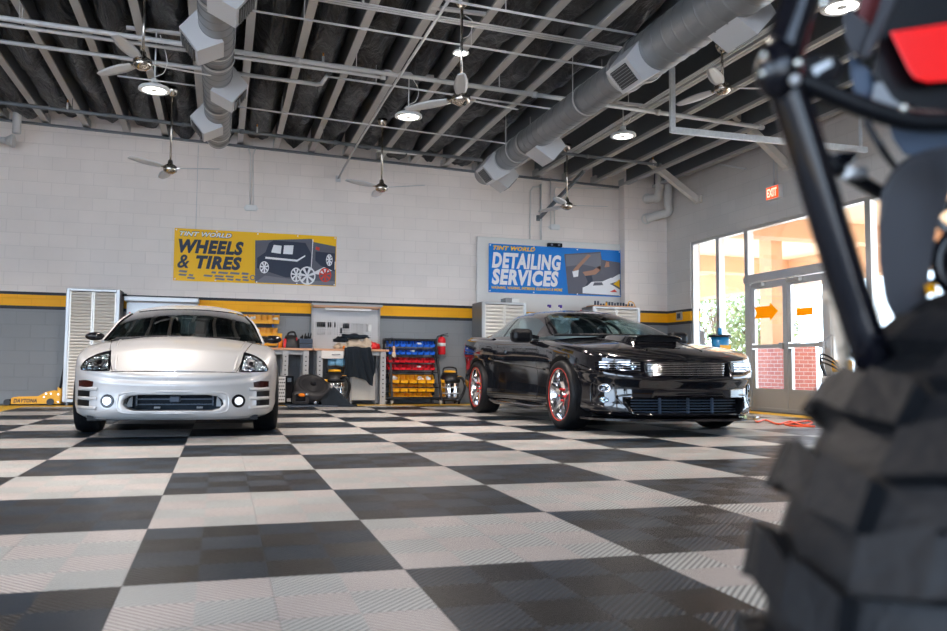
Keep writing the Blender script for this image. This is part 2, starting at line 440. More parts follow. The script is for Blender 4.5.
# ================================================================== setting
D=13.3; XR=8.0
def zj(x): return 4.235-.028*x           # underside of the joists (the roof falls gently to the right)
b=MB(); b.bb(-8.2,8.2,-5,13.5,-.12,0); S('floor',b,'floor_tiles')
b=MB(); b.bb(-8.2,8.2,D,D+.2,0,5.1); S('wall_back',b,'block_back')
b=MB(); b.bb(7.12,8.0,13.08,D,0,4.95); S('trim_1',b,'block_back')
b=MB(); b.bb(-8.2,-8,4.0,13.5,0,5.1); b.bb(-8.2,-8,-5,4.0,4.0,5.1); b.bb(-8.2,-8,-5,-4.4,0,4.0); S('wall_left',b,'block_back')
WY0,WY1,WH=4.6,12.32,2.88
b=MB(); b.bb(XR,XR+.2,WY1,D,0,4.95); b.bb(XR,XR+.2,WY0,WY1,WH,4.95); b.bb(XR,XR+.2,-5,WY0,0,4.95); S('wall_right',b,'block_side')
b=MB(); b.bb(-8,-7.6,-5.2,-5,0,5.1); b.bb(-1.0,-.6,-5.2,-5,0,5.1); b.bb(1.2,8.2,-5.2,-5,0,5.1)
b.bb(-7.6,-1.0,-5.2,-5,4.0,5.1); b.bb(-.6,1.2,-5.2,-5,4.0,5.1); S('wall_front',b,'block_back')
# roof underside: bagged insulation sagging between the joists on the left, flat deck on the right
b=MB(); JX=[.205+.58*k for k in range(-13,14)]
xs=[]; 
for a,c in zip(JX,JX[1:]):
    for i in range(8): xs.append((a+(c-a)*i/8,i/8,a))
xs.append((JX[-1],0,JX[-1]))
rnd=random.Random(3); ph={a:(rnd.random()*6,rnd.random()*6,rnd.random()*.05) for a in JX}
ys=[-5.1+18.5*j/110 for j in range(111)]
G=[]
for y in ys:
    row=[]
    for x,t,a in xs:
        p=ph[a]; s=math.sin(PI*t)**.55
        sag=(.38 if x<4.4 else .05)*(1+.18*math.sin(y*1.1+p[0])+.1*math.sin(y*3.7+p[1]))
        wr=.018*math.sin(11*y+5*math.sin(7*t+p[1])+p[0])*(1 if x<4.4 else .15)+.03*math.sin(2*PI*t*2+1.3*math.sin(y*.9+p[1]))*(1 if x<4.4 else .1)
        row.append((x,y,zj(x)+.46-s*sag-wr*s))
    G.append(row)
b.grid(G); S('ceiling',b,'insulation_vinyl')
b=MB(); G=[[(-8.4,y,zj(-8.4)+.55),(8.4,y,zj(8.4)+.55),(8.4,y,zj(8.4)+.75),(-8.4,y,zj(-8.4)+.75)] for y in (-5.4,13.6)]
b.grid(G,False,True); b.sm=False; S('roof_slab',b,'black_plastic')
# wall angle carrying the joist ends
b=MB(); b.beam((-8,D-.03,zj(-8)-.015),(7.1,D-.03,zj(7.1)-.015),.06,.03); S('trim_2',b,'pipe_dark')
# ------------------------------------------------------------------ joists
k=0
for x in JX:
    if x<-3.6 or x>7.95: continue
    z=zj(x); b=MB()
    if x>4.4:
        for s in (-1,1): b.bb(x+s*.028-.02,x+s*.028+.02,-5,D-.001,z,z+.045)
    else: b.bb(x-.045,x+.045,-5,D-.001,z,z+.03)
    b.mi=1; b.bb(x-.009,x+.009,-5,D-.001,z+.03 if x<4.4 else z+.045,z+.42); b.mi=0
    b.bb(x-.05,x+.05,D-.2,D-.001,z-.0,z+.12)
    TM('roof_joist','steel bar joist painted grey spanning under the black insulated roof','joist',b,['joist','pipe_dark'],(x,4,z),'roof joists')
# short flats that carry lights and fans between joists
def rod_label(n): return n
# ------------------------------------------------------------------ storefront
def pane(n,y0,y1,z0,z1,fr=.045):
    b=MB(); d0,d1=XR+.03,XR+.14
    b.bb(d0,d1,y0,y0+fr,z0,z1); b.bb(d0,d1,y1-fr,y1,z0,z1); b.bb(d0,d1,y0+fr,y1-fr,z0,z0+fr); b.bb(d0,d1,y0+fr,y1-fr,z1-fr,z1)
    o=S('window_%d'%n,b,'alum'); g=MB(); g.bb(XR+.08,XR+.09,y0+fr,y1-fr,z0+fr,z1-fr); q=fin(g,'store_glass','pane'); w=bpy.data.objects.new('pane',q); link(w); w.parent=o
pane(1,11.56,12.32,.05,WH); pane(2,10.80,11.56,.05,WH)
pane(3,9.0,10.80,2.08,WH); pane(4,8.32,9.0,.05,WH); pane(5,6.5,8.32,.05,WH); pane(6,4.6,6.5,.05,WH)
b=MB(); b.bb(XR-.03,XR+.15,9.0,10.80,1.99,2.08); b.bb(XR+.02,XR+.14,10.70,10.80,0,1.99); b.bb(XR+.02,XR+.14,9.0,9.06,0,1.99); b.bb(XR+.0,XR+.16,4.6,12.32,0,.05); S('trim_3',b,'alum')
def door(n,y0,y1,hy):
    b=MB(); x0,x1=XR+.03,XR+.075; f=.085
    b.bb(x0,x1,y0,y0+f,.02,1.98); b.bb(x0,x1,y1-f,y1,.02,1.98); b.bb(x0,x1,y0+f,y1-f,1.88,1.98); b.bb(x0,x1,y0+f,y1-f,.02,.34)
    o=S('door_%d'%n,b,'alum')
    g=MB(); g.bb(XR+.045,XR+.055,y0+f,y1-f,.34,1.88); q=bpy.data.objects.new('pane',fin(g,'store_glass','pane')); link(q); q.parent=o
    g=MB(); g.bb(XR-.035,XR-.005,y0+.03,y1-.03,.955,1.01,.005); g.bb(XR-.04,XR+.03,y0+.02,y0+.10,.94,1.03); g.bb(XR-.04,XR+.03,y1-.10,y1-.02,.94,1.03)
    q=bpy.data.objects.new('push_bar',fin(g,'alum','push_bar')); link(q); q.parent=o
    g=MB(); g.tube([(XR+.08,hy,1.02),(XR+.15,hy,1.02),(XR+.15,hy,1.28),(XR+.08,hy,1.28)],.012,8,smooth=False); q=bpy.data.objects.new('door_handle',fin(g,'chrome','door_handle')); link(q); q.parent=o
    g=MB(); g.bb(XR-.05,XR+.02,y1-.35,y1-.08,1.91,1.97,.006); g.tube([(XR-.05,y1-.1,1.94),(XR-.22,y1-.3,1.95),(XR-.04,y1-.5,1.99)],.009,6,smooth=False)
    q=bpy.data.objects.new('door_closer',fin(g,'alum','door_closer')); link(q); q.parent=o
door(1,9.88,10.69,9.97); door(2,9.065,9.87,9.78)
# exit sign
b=MB(); e=hit(774,193,0,XR-.04); ey,ez=e.y,e.z
t=T('exit_sign','lit exit sign with orange letters mounted high above the glass entrance doors','sign',(XR,ey,ez))
b.bb(XR-.07,XR,ey-.15,ey+.15,ez-.10,ez+.11,.01); P('housing',b,'white_plastic',t)
b=MB(); b.bb(XR-.078,XR-.07,ey-.13,ey+.13,ez-.085,ez+.095); P('face',b,'exit_lit',t,'glowing orange face')
b=MB(); text_mb(b,'EXIT',(-.11,-.06,.11,.07),0,.004,0,.04)
b.xf(Matrix.Translation((XR-.079,ey,ez))@Matrix.Rotation(-PI/2,4,'Z')); P('lettering',b,'exit_text',t)
b=MB(); b.tube([(XR-.02,ey+.02,ez+.1),(XR-.02,ey+.02,zj(8)+.1)],.012,8,smooth=False); b.tube([(XR-.02,ey-.05,ez+.1),(XR-.02,ey-.05,zj(8)+.1)],.008,8,smooth=False)
TM('electrical_conduit','pair of thin conduits rising from the exit sign to the roof','conduit',b,'pipe_grey',(XR-.02,ey,ez+.1))
# film signs on the doors
b=MB(); X=XR+.028; c=hit(766,312,0,X); w=.27; h=.06
pts=[(c.y+w,c.z-h*1.5),(c.y-w*.35,c.z-h*1.5),(c.y-w*.35,c.z-h*2.3),(c.y-w,c.z),(c.y-w*.35,c.z+h*2.3),(c.y-w*.35,c.z+h*1.5),(c.y+w,c.z+h*1.5),(c.y+w*.82,c.z)]
b.prism(pts,(X-.003,X+.003),0); TM('arrow_sign','yellow arrow shaped sign stuck on the left glass door leaf','sign',b,'orange_film',(X,c.y,c.z))
b=MB(); c=hit(804.5,311.5,0,X); b.bb(X-.003,X+.003,c.y-.16,c.y+.16,c.z-.055,c.z+.055); TM('door_sign','plain orange rectangle stuck on the right glass door leaf','sign',b,'orange_film',(X,c.y,c.z))
# wall outlet on the stripe
c=hit(680,316,0,XR); b=MB(); b.bb(XR-.025,XR,c.y-.09,c.y+.09,c.z-.075,c.z+.075,.006); b.mi=1; b.bb(XR-.03,XR-.02,c.y-.05,c.y+.05,c.z-.045,c.z+.045)
TM('control_box','small square grey control box on the yellow wall stripe beside the window','switch',b,['cab_frame','tool_blue'],tuple(c))
# ------------------------------------------------------------------ exterior seen through the glass
b=MB(); b.bb(8.2,70,-60,60,-.14,-.02); S('ground_outside',b,'concrete')
b=MB(); b.bb(-40,8.2,-60,-5.0,-.14,-.02); b.bb(-40,-8.2,-5,30,-.14,-.02); S('ground_front',b,'concrete')
t=T('entrance_canopy','tan stucco canopy with beams over the pavement outside the glass doors','canopy',(10.5,8,0))
b=MB(); b.bb(8.2,14.5,3.0,26,3.45,3.7); P('soffit',b,'stucco_lt',t)
b=MB(); b.bb(13.9,14.5,3.0,26,2.8,3.45); P('beam',b,'stucco',t)
b=MB(); b.bb(8.25,13.9,17.0,17.5,3.05,3.45); P('beam',b,'stucco',t)
b=MB(); b.bb(8.25,13.9,12.4,12.8,3.1,3.45); P('beam',b,'stucco',t)
b=MB(); b.bb(13.95,14.45,24.2,25,-.02,2.8); P('column',b,'stucco',t)
xa=10.6; y1=hit(760,300,0,xa).y; y0=hit(772,300,0,xa).y; x1=hit(783,300,1,y0).x; zb_=hit(768,347,0,10.5).z
b=MB(); b.bb(xa,x1,y0,y1,zb_,3.45); P('column',b,'stucco',t)
xa=10.5; y1=hit(752,300,0,xa).y; y0=hit(790,300,0,xa).y; x1=hit(815,300,1,y0).x
b=MB(); b.bb(xa,x1,y0,y1,-.02,zb_); P('column_base',b,'brick_red',t,'red brick base')
c=hit(701,341,0,10.4); b=MB(); b.cyl((10.4,c.y,-.02),(10.4,c.y,c.z+.2),.09,16); b.ball((10.4,c.y,c.z+.2),.09,12,(1,1,.4)); TM('bollard','dark grey bollard on the pavement outside the left window','bollard',b,'pipe_dark',(10.4,c.y,0))
def tree(x,y,h,r,lab,seed):
    rd=random.Random(seed); t=T('leafy_tree',lab,'tree',(x,y,0),None)
    b=MB(); b.tube([(x,y,-.05),(x+.1,y+.05,h*.3),(x-.05,y,h*.62)],lambda s:.16*(1-.6*s),8)
    for q in range(5):
        a=q*1.3; b.tube([(x,y,h*.35),(x+math.cos(a)*r*.5,y+math.sin(a)*r*.5,h*.65)],.035,6,smooth=False)
    P('trunk',b,'bark',t)
    b=MB()
    for q in range(1500):
        while True:
            p=Vector((rd.uniform(-1,1),rd.uniform(-1,1),rd.uniform(-1,1)))
            if .35<p.length<1: break
        p=Vector((x+p.x*r,y+p.y*r,h*.6+p.z*h*.42)); R=Matrix.Rotation(rd.uniform(0,6.3),3,(rd.uniform(-1,1),rd.uniform(-1,1),rd.uniform(-1,1))) if True else None
        s=rd.uniform(.07,.15); V=[b.b.verts.new(p+R@Vector(u)) for u in ((-s,0,0),(0,-s*.45,0),(s,0,0),(0,s*.45,0.02))]; b._f(V)
    P('foliage',b,'leaf',t,norm=False)
tree(19,27.5,4.6,1.9,'pale green tree seen through the narrow far window pane',1)
tree(24.5,32.5,5.4,2.3,'pale green tree seen through the second window pane beside the door',2)
tree(17.6,22.9,3.0,1.2,'small pale green tree seen just left of the glass door frame',4)
# ================================================================== ducts
def duct(name,lab,x,z,segs,y_end,bands):
    """segs: list of (y0,y1,r)"""
    t=T(name,lab,'duct',(x,y_end,z))
    for y0,y1,r in segs:
        b=MB(); prof=[]; n=max(1,round(abs(y1-y0)/.17))
        for i in range(n):
            a=y0+(y1-y0)*i/n; prof+= [(r,a+(y1-y0)/n*.02),(r,a+(y1-y0)/n*.05),(r,a+(y1-y0)/n*.85),(r,a+(y1-y0)/n*.9),(r+.005,a+(y1-y0)/n*.93),(r+.005,a+(y1-y0)/n*.98)]
        prof.append((r,y1)); b.lathe([(0,y0)]+prof+[(0,y1)],(x,0,z),(0,1,0),32); P('duct_section',b,'duct',t)
    for yb,r in bands:
        b=MB(); b.lathe([(r+.012,yb-.03),(r+.016,yb-.02),(r+.016,yb+.02),(r+.012,yb+.03)],(x,0,z),(0,1,0),32); P('duct_band',b,'duct_band',t)
    return t
def register(t,x,z,r,y,side,L=.40,W=.40,ang=50,out=.34):
    """square boot leaving the duct towards side (-1/+1), grille on its outer face"""
    a=math.radians(ang); d=Vector((side*math.cos(a),0,-math.sin(a))); up=Vector((side*math.sin(a),0,math.cos(a))); c=Vector((x,y,z))
    p0=c+d*(r*.35); p1=c+d*(r+out*.55)
    hw=W/2
    f=[p1+up*hw*.72+Vector((0,-L/2,0)),p1+up*hw*.72+Vector((0,L/2,0)),p1-up*hw*.72+Vector((0,L/2,0)),p1-up*hw*.72+Vector((0,-L/2,0))]
    g=[p0+up*hw+Vector((0,-L/2,0)),p0+up*hw+Vector((0,L/2,0)),p0-up*hw+Vector((0,L/2,0)),p0-up*hw+Vector((0,-L/2,0))]
    b=MB(); A=[b.b.verts.new(v) for v in f]; B=[b.b.verts.new(v) for v in g]
    b._f(A); b._f(B[::-1])
    for i in range(4): j=(i+1)%4; b._f([A[i],B[i],B[j],A[j]])
    o=P('register_boot',b,'register',t)
    b=MB(); q=[v+d*.004 for v in f]; cc=sum(q,Vector())/4; q=[cc+(v-cc)*.74 for v in q]; b.prism3(q,d*.006); P('grille',b,'register_dark',o)
    b=MB()
    for i in range(7):
        s=(i+.5)/7; b.beam(q[0].lerp(q[3],s)+d*.01,q[1].lerp(q[2],s)+d*.01,.006,.012,d)
    P('grille_slats',b,'duct',o)
XL,ZL=-.125,3.83
t=duct('spiral_duct','left round spiral duct running towards the back wall above the silver car',XL,ZL,[(-4.9,6.9,.17),(6.9,8.4,.165),(8.4,11.5,.16)],11.5,[(6.9,.17),(8.4,.165),(9.9,.16),(11.4,.16)])
for y,s in ((6.75,1),(7.75,-1),(9.15,1),(10.5,-1)): register(t,XL,ZL,.17,y,s,.38,.38,38,.27)
XD,ZD=3.945,3.68
t=duct('spiral_duct','large round spiral duct running diagonally through the right side of the view',XD,ZD,[(-4.9,6.85,.225),(6.85,7.2,.21),(7.2,11.75,.172)],11.75,[(6.85,.225),(7.2,.20),(9.9,.172),(10.8,.172)])
for y,s,L in ((6.75,-1,.40),(5.55,1,.40),(9.65,1,.36),(10.95,-1,.34),(11.35,1,.34)): register(t,XD,ZD,.20,y,s,L,.38,42,.29)
# duct hangers
for x,z,r,yy in ((XL,ZL,.165,(5.2,8.1,11.1)),(XD,ZD,.2,(5.0,8.1,10.3))):
    for y in yy:
        b=MB(); rr=(.165 if x<1 else (.228 if y<6.9 else .175)); b.lathe([(rr+.008,-.015),(rr+.012,-.015),(rr+.012,.015),(rr+.008,.015)],(x,y,z),(0,1,0),24,closed=True); b.cyl((x-rr-.008,y,z),(x-rr-.008,y,zj(x)+.05),.005,6); b.cyl((x+rr+.008,y,z),(x+rr+.008,y,zj(x)+.05),.005,6)
        TM('duct_hanger','thin metal strap hanger holding the %s duct to the roof'%('left' if x<1 else 'large right'),'bracket',b,'pipe_grey',(x,y,z),'duct hangers '+('left' if x<1 else 'right'))
# ================================================================== pipes under the roof
def zpp(x,dz=0): return 4.05+dz-.028*x
def xpipe(lab,y,x0,x1,r,m='pipe_grey',dz=0,cat='pipe',name='sprinkler_pipe',dy=0,coup=()):
    y*=1.019; b=MB(); b.cyl((x0,y,zpp(x0,dz)),(x1,y+dy,zpp(x1,dz)),r,12)
    for c in coup: b.cyl((c-.03,y+dy*(c-x0)/(x1-x0),zpp(c,dz)),(c+.03,y+dy*(c-x0)/(x1-x0),zpp(c,dz)),r*1.35,12)
    for i in range(int((x1-x0)/1.74)):
        c=x0+.6+i*1.74; b.cyl((c,y+dy*(c-x0)/(x1-x0),zpp(c,dz)),(c,y+dy*(c-x0)/(x1-x0),zj(c)+.04),.005,6); 
    return TM(name,lab,cat,b,m,(x0,y,zpp(x0,dz)))
PA=xpipe('thickest light grey sprinkler pipe crossing the whole roof from left to right',8.56,-7.9,6.9,.028,'pipe_grey',coup=(.75,3.6,5.3,6.85),dy=.15)
xpipe('grey pipe running just behind and parallel to the thickest sprinkler pipe',8.74,-7.9,1.75,.022,dz=-.02,coup=(1.73,))
b=MB(); b.tube([(-7.9,9.40,zpp(-7.9)),(.95,9.48,zpp(.95)),(1.03,9.46,zpp(1)-.01),(1.06,9.28,zpp(1)-.06),(1.12,9.17,zpp(1)+.02)],.024,10,smooth=False)
TM('sprinkler_pipe','grey pipe that ends in an elbow between the two ducts','pipe',b,'pipe_grey',(-3,9.2,3.98))
xpipe('thin conduit continuing right from the elbow pipe towards the large duct',9.0,1.1,4.1,.012,'conduit',name='electrical_conduit',cat='conduit',dy=.07)
PB=xpipe('long grey sprinkler pipe nearest the back wall',11.45,-7.9,3.95,.027,'pipe_dark',dz=.0,dy=.25,coup=(.2,1.6,-.6))
xpipe('thin conduit with a junction box crossing between the two ducts near the top',7.56,.1,4.1,.011,'conduit',name='electrical_conduit',cat='conduit',dy=.08,coup=(1.3,2.8))
for i in range(3): xpipe('one of three thin conduits bundled side by side at the top of the view',7.04+i*.045,.6,4.0,.009,'conduit',name='electrical_conduit',cat='conduit',dy=.05)['group']='bundled conduits'
xpipe('thin conduit crossing nearest to the top edge of the view',6.72,1.9,4.0,.012,'conduit',name='electrical_conduit',cat='conduit',dy=.05)
xpipe('thin conduit crossing behind the fans about midway to the back wall',10.5,.1,4.05,.011,'conduit',name='electrical_conduit',cat='conduit',dy=.2)
xpipe('thin grey conduit left of the left duct near its far end',9.9,-1.3,-.4,.010,'conduit',name='electrical_conduit',cat='conduit')
PC=xpipe('grey pipe over the far right fan ending in a sprinkler head',10.9,4.35,6.7,.024,'pipe_dark',dz=.02,coup=(5.4,6.65))
b=MB(); b.tube([(1.9,6.4,3.93),(1.87,9.5,3.93),(1.88,12.0,3.93),(1.83,D-.02,3.80)],.016,8,smooth=False); b.bb(1.79,1.87,D-.04,D,3.74,3.84)
TM('roof_brace','long thin brace rod running towards the back wall between the ducts','brace',b,'pipe_grey',(1.83,D,3.8))
for dx in (0,.045):
    b=MB(); b.tube([(5.07+dx,4.6,3.97),(5.1+dx,11.2,3.97)],.012,8,smooth=False)
    TM('electrical_conduit','one of two thin conduits running along a joist right of the large duct','conduit',b,'conduit',(5.07+dx,5,3.97),'joist conduits')
for x,y,o_ in ((1.02,8.81,PA),(.42,11.82,PB),(-2.13,11.72,PB),(6.55,11.1,PC)):
    b=MB(); z=zpp(x); b.cyl((x,y,z),(x,y,z+.09),.014,8); b.mi=1; b.cyl((x,y,z+.09),(x,y,z+.13),.01,8)
    P('sprinkler_head',b,['pipe_grey','brass'],o_)
# galvanised hung frame
Tt=hit(672,71,2,4.08); Bt=hit(681.5,131,1,Tt.y)
b=MB(); b.bb(Tt.x-.03,Tt.x+.03,Tt.y-.02,Tt.y+.02,Bt.z-.03,4.12); b.beam((Tt.x,Tt.y,Bt.z),(7.7,Tt.y,Bt.z+.0),.045,.07)
b.bb(6.5,6.53,Tt.y-.015,Tt.y+.015,Bt.z,zj(6.5)+.03); b.bb(7.6,7.63,Tt.y-.015,Tt.y+.015,Bt.z,zj(7.6)+.03)
TM('hung_steel_frame','galvanised steel channel frame hanging under the roof beside the large duct','frame',b,'galv',(Tt.x,Tt.y,Bt.z))
# cream braces to the side wall
for (p0,p1,lab) in (((650,162),(697,200),'cream square brace tube from the roof to the corner above the curved pipes'),((736,115),(787,166),'cream square brace tube ending on the right wall beside the exit sign')):
    e=hit(*p1,0,XR-.03); s=hit(*p0,1,e.y); b=MB(); b.beam(s,e,.10,.10); b.bb(XR-.05,XR-.001,e.y-.12,e.y+.09,e.z-.06,e.z+.07)
    TM('wall_brace',lab,'brace',b,'beam_cream',tuple(e))
e=hit(539.5,218,1,D-.03); s=hit(584,171,1,12.2); b=MB(); b.beam(s,e,.05,.05); b.bb(e.x-.05,e.x+.05,D-.03,D,e.z-.05,e.z+.05); TM('wall_brace','dark grey brace bar sloping down to the back wall above the blue banner','brace',b,'pipe_dark',tuple(e))
# roof drain pipes
for (a,m,c2,c3,lab) in (((659.5,172),(659.5,188),(657,198),(647,199),'shorter cream drain pipe curving into the corner wall'),((674,160),(674,204),(670,212),(646,219),'longer cream drain pipe with a wide bend into the corner wall')):
    y=12.86; A=hit(*a,1,y); Bp=hit(*m,1,y); Cp=hit(*c2,1,y); Dp=hit(*c3,1,13.08); A.z=zj(7.6)+.3
    for q in (A,Bp,Cp): q.x=min(q.x,7.9)
    b=MB(); b.tube([A,A.lerp(Bp,.5),Bp,Cp,Cp.lerp(Dp,.5),Dp],.078,16,k=40); b.lathe([(.078,0),(.10,0),(.10,.02),(.078,.02)],Dp-Vector((0,.021,0)),(0,1,0),20)
    TM('drain_pipe',lab,'pipe',b,'white_paint',tuple(Dp))
# ------------------------------------------------------------------ conduits on the back wall
def wpts(l,off=.02): return [hit(px,py,1,D-off) for px,py in l]
def wall_conduit(lab,l,r=.011,m='white_paint',off=.02):
    p=wpts(l,off); b=MB(); b.tube(p,r,8,smooth=False)
    for q in p[1:-1]: b.ball(q,r,8)
    TM('electrical_conduit',lab,'conduit',b,m,tuple(p[0]))
wall_conduit('left of two conduits rising from the wall box over the yellow banner',[(250,206),(250.5,155),(248,147)])
wall_conduit('right of two conduits rising from the wall box over the yellow banner',[(253,206),(253,155),(256,147)])
wall_conduit('conduit with a bend at its top above the left part of the blue banner',[(529.8,241),(530.5,191),(533,187),(541,186.5)],.016)
wall_conduit('thicker straight conduit above the blue banner next to the brace bar',[(540.7,240),(540.7,184)],.02,'pipe_grey')
wall_conduit('left conduit of the wall box above the blue banner',[(550.6,226),(550.6,178)])
wall_conduit('conduit that rises from the wall box and turns right to the corner',[(554.4,226),(554.4,189),(556,187.5),(620,189)])
for (px,py,lab) in ((251,208.5,'small white junction box on the wall above the yellow banner'),(554,227.5,'small white junction box on the wall above the blue banner')):
    c=hit(px,py,1,D); b=MB(); b.bb(c.x-.09,c.x+.09,D-.06,D,c.z-.045,c.z+.05,.008); b.bb(c.x-.11,c.x+.11,D-.03,D,c.z-.02,c.z+.02); TM('junction_box',lab,'box',b,'white_plastic',(c.x,D,c.z))
b=MB(); p=[hit(a,c,0,XR-.02) for a,c in ((711,150),(712,157),(717,163),(746,169))]; b.tube(p,.014,8); TM('electrical_conduit','short curved white conduit on the right wall under the roof','conduit',b,'white_plastic',tuple(p[0]))
c=hit(197,190,1,D); b=MB(); b.cyl((c.x,D-.006,2.78),(c.x,D-.006,4.18),.005,6); TM('wall_seam','thin dark vertical cable on the back wall left of the yellow banner','seam',b,'pipe_grey',(c.x,D,3))  # thin rod stands in for a seam in the wall
# pipe stub and horn on the far left
c=hit(0,140,1,D-.3); b=MB(); b.cyl((c.x-.25,D-.3,c.z),(c.x+.08,D-.3,c.z),.05,16); b.cyl((c.x+.08,D-.3,c.z),(c.x+.16,D-.3,c.z),.055,16,.1); b.cyl((c.x+.16,D-.3,c.z),(c.x+.19,D-.3,c.z),.1,16); b.bb(c.x-.2,c.x-.15,D-.3,D,c.z-.02,c.z+.02)
TM('wall_horn','grey flared pipe fitting on the wall at the far left edge','pipe',b,'pipe_grey',tuple(c))
c=hit(17,120,1,12.9); b=MB(); b.cyl((c.x,12.9,c.z-.2),(c.x,12.9,c.z+.35),.06,16); TM('pipe_stub','short grey vertical pipe stub hanging at the far left','pipe',b,'pipe_grey',tuple(c))
c=hit(398,133,1,12.7); b=MB(); b.bb(c.x-.35,c.x+.35,12.66,12.74,zj(c.x)+.0,zj(c.x)+.03); b.cyl(c+Vector((0,0,.02)),(c.x,c.y,zj(c.x)),.03,12); b.mi=0; b.ball(c,.075,14,(1,1,.6)); b.cyl(c+Vector((0,0,.0)),c+Vector((0,0,.05)),.06,14)
TM('dome_camera','small white dome security camera hanging from a joist near the wall','camera',b,'white_plastic',tuple(c))
# ================================================================== fans and lamps
def fan(x,y,hz,az,lab,first=None):
    t=T('ceiling_fan',lab,'fan',(x,y,hz),'ceiling fans')
    top=zj(x)
    b=MB(); b.cyl((x,y,hz+.10),(x,y,top-.03),.013,10); P('down_rod',b,'nickel',t)
    b=MB(); b.lathe([(0,.03),(.07,.03),(.072,-.01),(.05,-.06),(.02,-.085),(0,-.085)],(x,y,top-.03),(0,0,1),20); P('canopy',b,'nickel',t)
    b=MB(); b.lathe([(0,-.07),(.035,-.07),(.06,-.055),(.085,-.04),(.09,-.01),(.085,.025),(.06,.045),(.035,.06),(.03,.10),(.015,.12),(0,.12)],(x,y,hz),(0,0,1),24); P('motor',b,'nickel',t)
    for q in range(3):
        a=az+q*2*PI/3; R=Matrix.Translation((x,y,hz))@Matrix.Rotation(a,4,'Z')@Matrix.Rotation(.22,4,'X')
        b=MB(); n=10; G=[]
        for i in range(n+1):
            s=i/n; xx=.14+.50*s; w=.045+.028*math.sin(PI*min(1,s*1.1))*(1-s*.35); w*= (1 if s<.93 else .7)
            G.append([(xx,-w,0),(xx,-w*.3,.006),(xx,w*.5,.006),(xx,w,0),(xx,w*.5,-.004),(xx,-w*.3,-.004)])
        b.grid(G,True,True); b._f([v for v in b.b.verts[-6:]])
        b.mi=1; b.box((.10,0,0),(.12,.035,.008)); b.xf(R); P('blade',b,['pipe_grey','nickel'],t)
    return t
for (tp,hb,az,dark,lab) in (((145,-3),(144,63),.52,0,'nearest ceiling fan on the left, hanging above the silver car'),((172.5,98),(170,168.5),.0,1,'far left ceiling fan hanging low in front of the white wall over the yellow banner'),((382.5,123),(381,187.5),-.26,1,'ceiling fan low in front of the white wall between the two banners'),((462,2),(461,98.5),.5,0,'ceiling fan on the longest rod at the top centre of the view'),((567,143),(568,205.5),.08,1,'ceiling fan above the blue banner just right of the large duct end'),((722,40),(722,88),.0,0,'ceiling fan hanging right of the large duct near the hung steel frame')):
    A=hit(*tp,2,4.12); B_=hit(*hb,1,A.y); f=fan(A.x,A.y,B_.z,az-CYAW,lab)
def lamp(x,y,z,lab,k=1):
    t=T('high_bay_lamp',lab,'lamp',(x,y,z),'high bay lamps')
    b=MB(); b.lathe([(0,.07),(.05,.07),(.055,.045),(.09,.04),(.15,.025),(.165,.01),(.168,-.012),(.15,-.018),(.126,-.016),(.124,-.008)],(x,y,z),(0,0,1),32); b.cyl((x,y,z+.07),(x,y,z+.12),.035,12); P('housing',b,'white_plastic',t)
    b=MB(); b.lathe([(.04,-.012),(.124,-.012),(.124,-.006),(.04,-.006)],(x,y,z),(0,0,1),32,closed=True); P('led_ring',b,'lamp_lit',t,'bright lit ring')
    b=MB(); b.lathe([(0,-.014),(.04,-.014),(.04,.0),(0,.0)],(x,y,z),(0,0,1),20); P('sensor',b,'pipe_grey',t)
    b=MB(); b.cyl((x,y,z+.12),(x,y,zj(x)+.02),.008,8); b.tube([(x,y,z+.14),(x+.09,y,z+.2),(x+.12,y,z+.34),(x+.04,y,zj(x)-.02)],.005,6); P('hook_rod',b,'white_plastic',t)
    b=MB(); b.box((x,y,zj(x)+.02),(.62,.05,.03)); P('mounting_bar',b,'pipe_grey',t)
    if k!=1:
        for ch in t.children:
            if ch.name.split('.')[0] in ('housing','led_ring','sensor'): ch.scale=(k,k,k)
for (tp,hb,lab) in (((156,45),(154,89.5),'round white lit high bay lamp under the fan on the left'),((409,80),(407.5,116),'round white lit high bay lamp left of the centre fan'),((623,103),(623,135.5),'round white lit high bay lamp right of the large duct'),((461,18),(461,53),'small round white lamp right behind the centre fan rod')):
    A=hit(*tp,2,4.12); B_=hit(*hb,1,A.y); lamp(A.x,A.y,B_.z,lab,.5 if 'centre fan rod' in lab else 1)
c=hit(842,6,2,3.62); lamp(c.x,c.y,c.z,'round white lit high bay lamp beside the black tubes at the top right')
for lx,ly in ((-3.7,9.1),(-3.7,5.2),(-3.7,1.3),(-.78,4.6)): lamp(lx,ly,3.64,'round white lit high bay lamp outside the view')  # unseen lamps carrying on the ceiling grid, added for their light
c=hit(722,40,2,4.1)
# ================================================================== banners
def W(px,py,y=D): p=hit(px,py,1,y); return p.x,p.z
def banner_poly(b,y,pts,mi): b.mi=mi; b.prism(pts,(y-.0015,y),1)
# --- yellow banner
x0,x1,z0,z1=-.77,1.825,1.955,2.80; y=D-.012
t=T('yellow_banner','yellow wall banner about wheels and tires with pictures of a dark vehicle','banner',(.5,D,2.4))
def sheet(x0,x1,z0,z1,y):
    b=MB(); nx,nz=50,8
    def P_(i,j,o): 
        u=i/nx; return (x0+(x1-x0)*u, y-.004*math.sin(u*9+2*j/nz)-o, z0+(z1-z0)*j/nz)
    b.grid([[P_(i,j,0) for i in range(nx+1)] for j in range(nz+1)]); b.grid([[P_(i,j,-.004) for i in range(nx+1)] for j in range(nz+1)]); return b
P('vinyl_sheet',sheet(x0,x1,z0,z1,y),'ban_yellow',t)
yt=y-.006; w=x1-x0; h=z1-z0
def U(u,v): return (x0+w*u,z0+h*v)      # banner coordinates
b=MB(); 
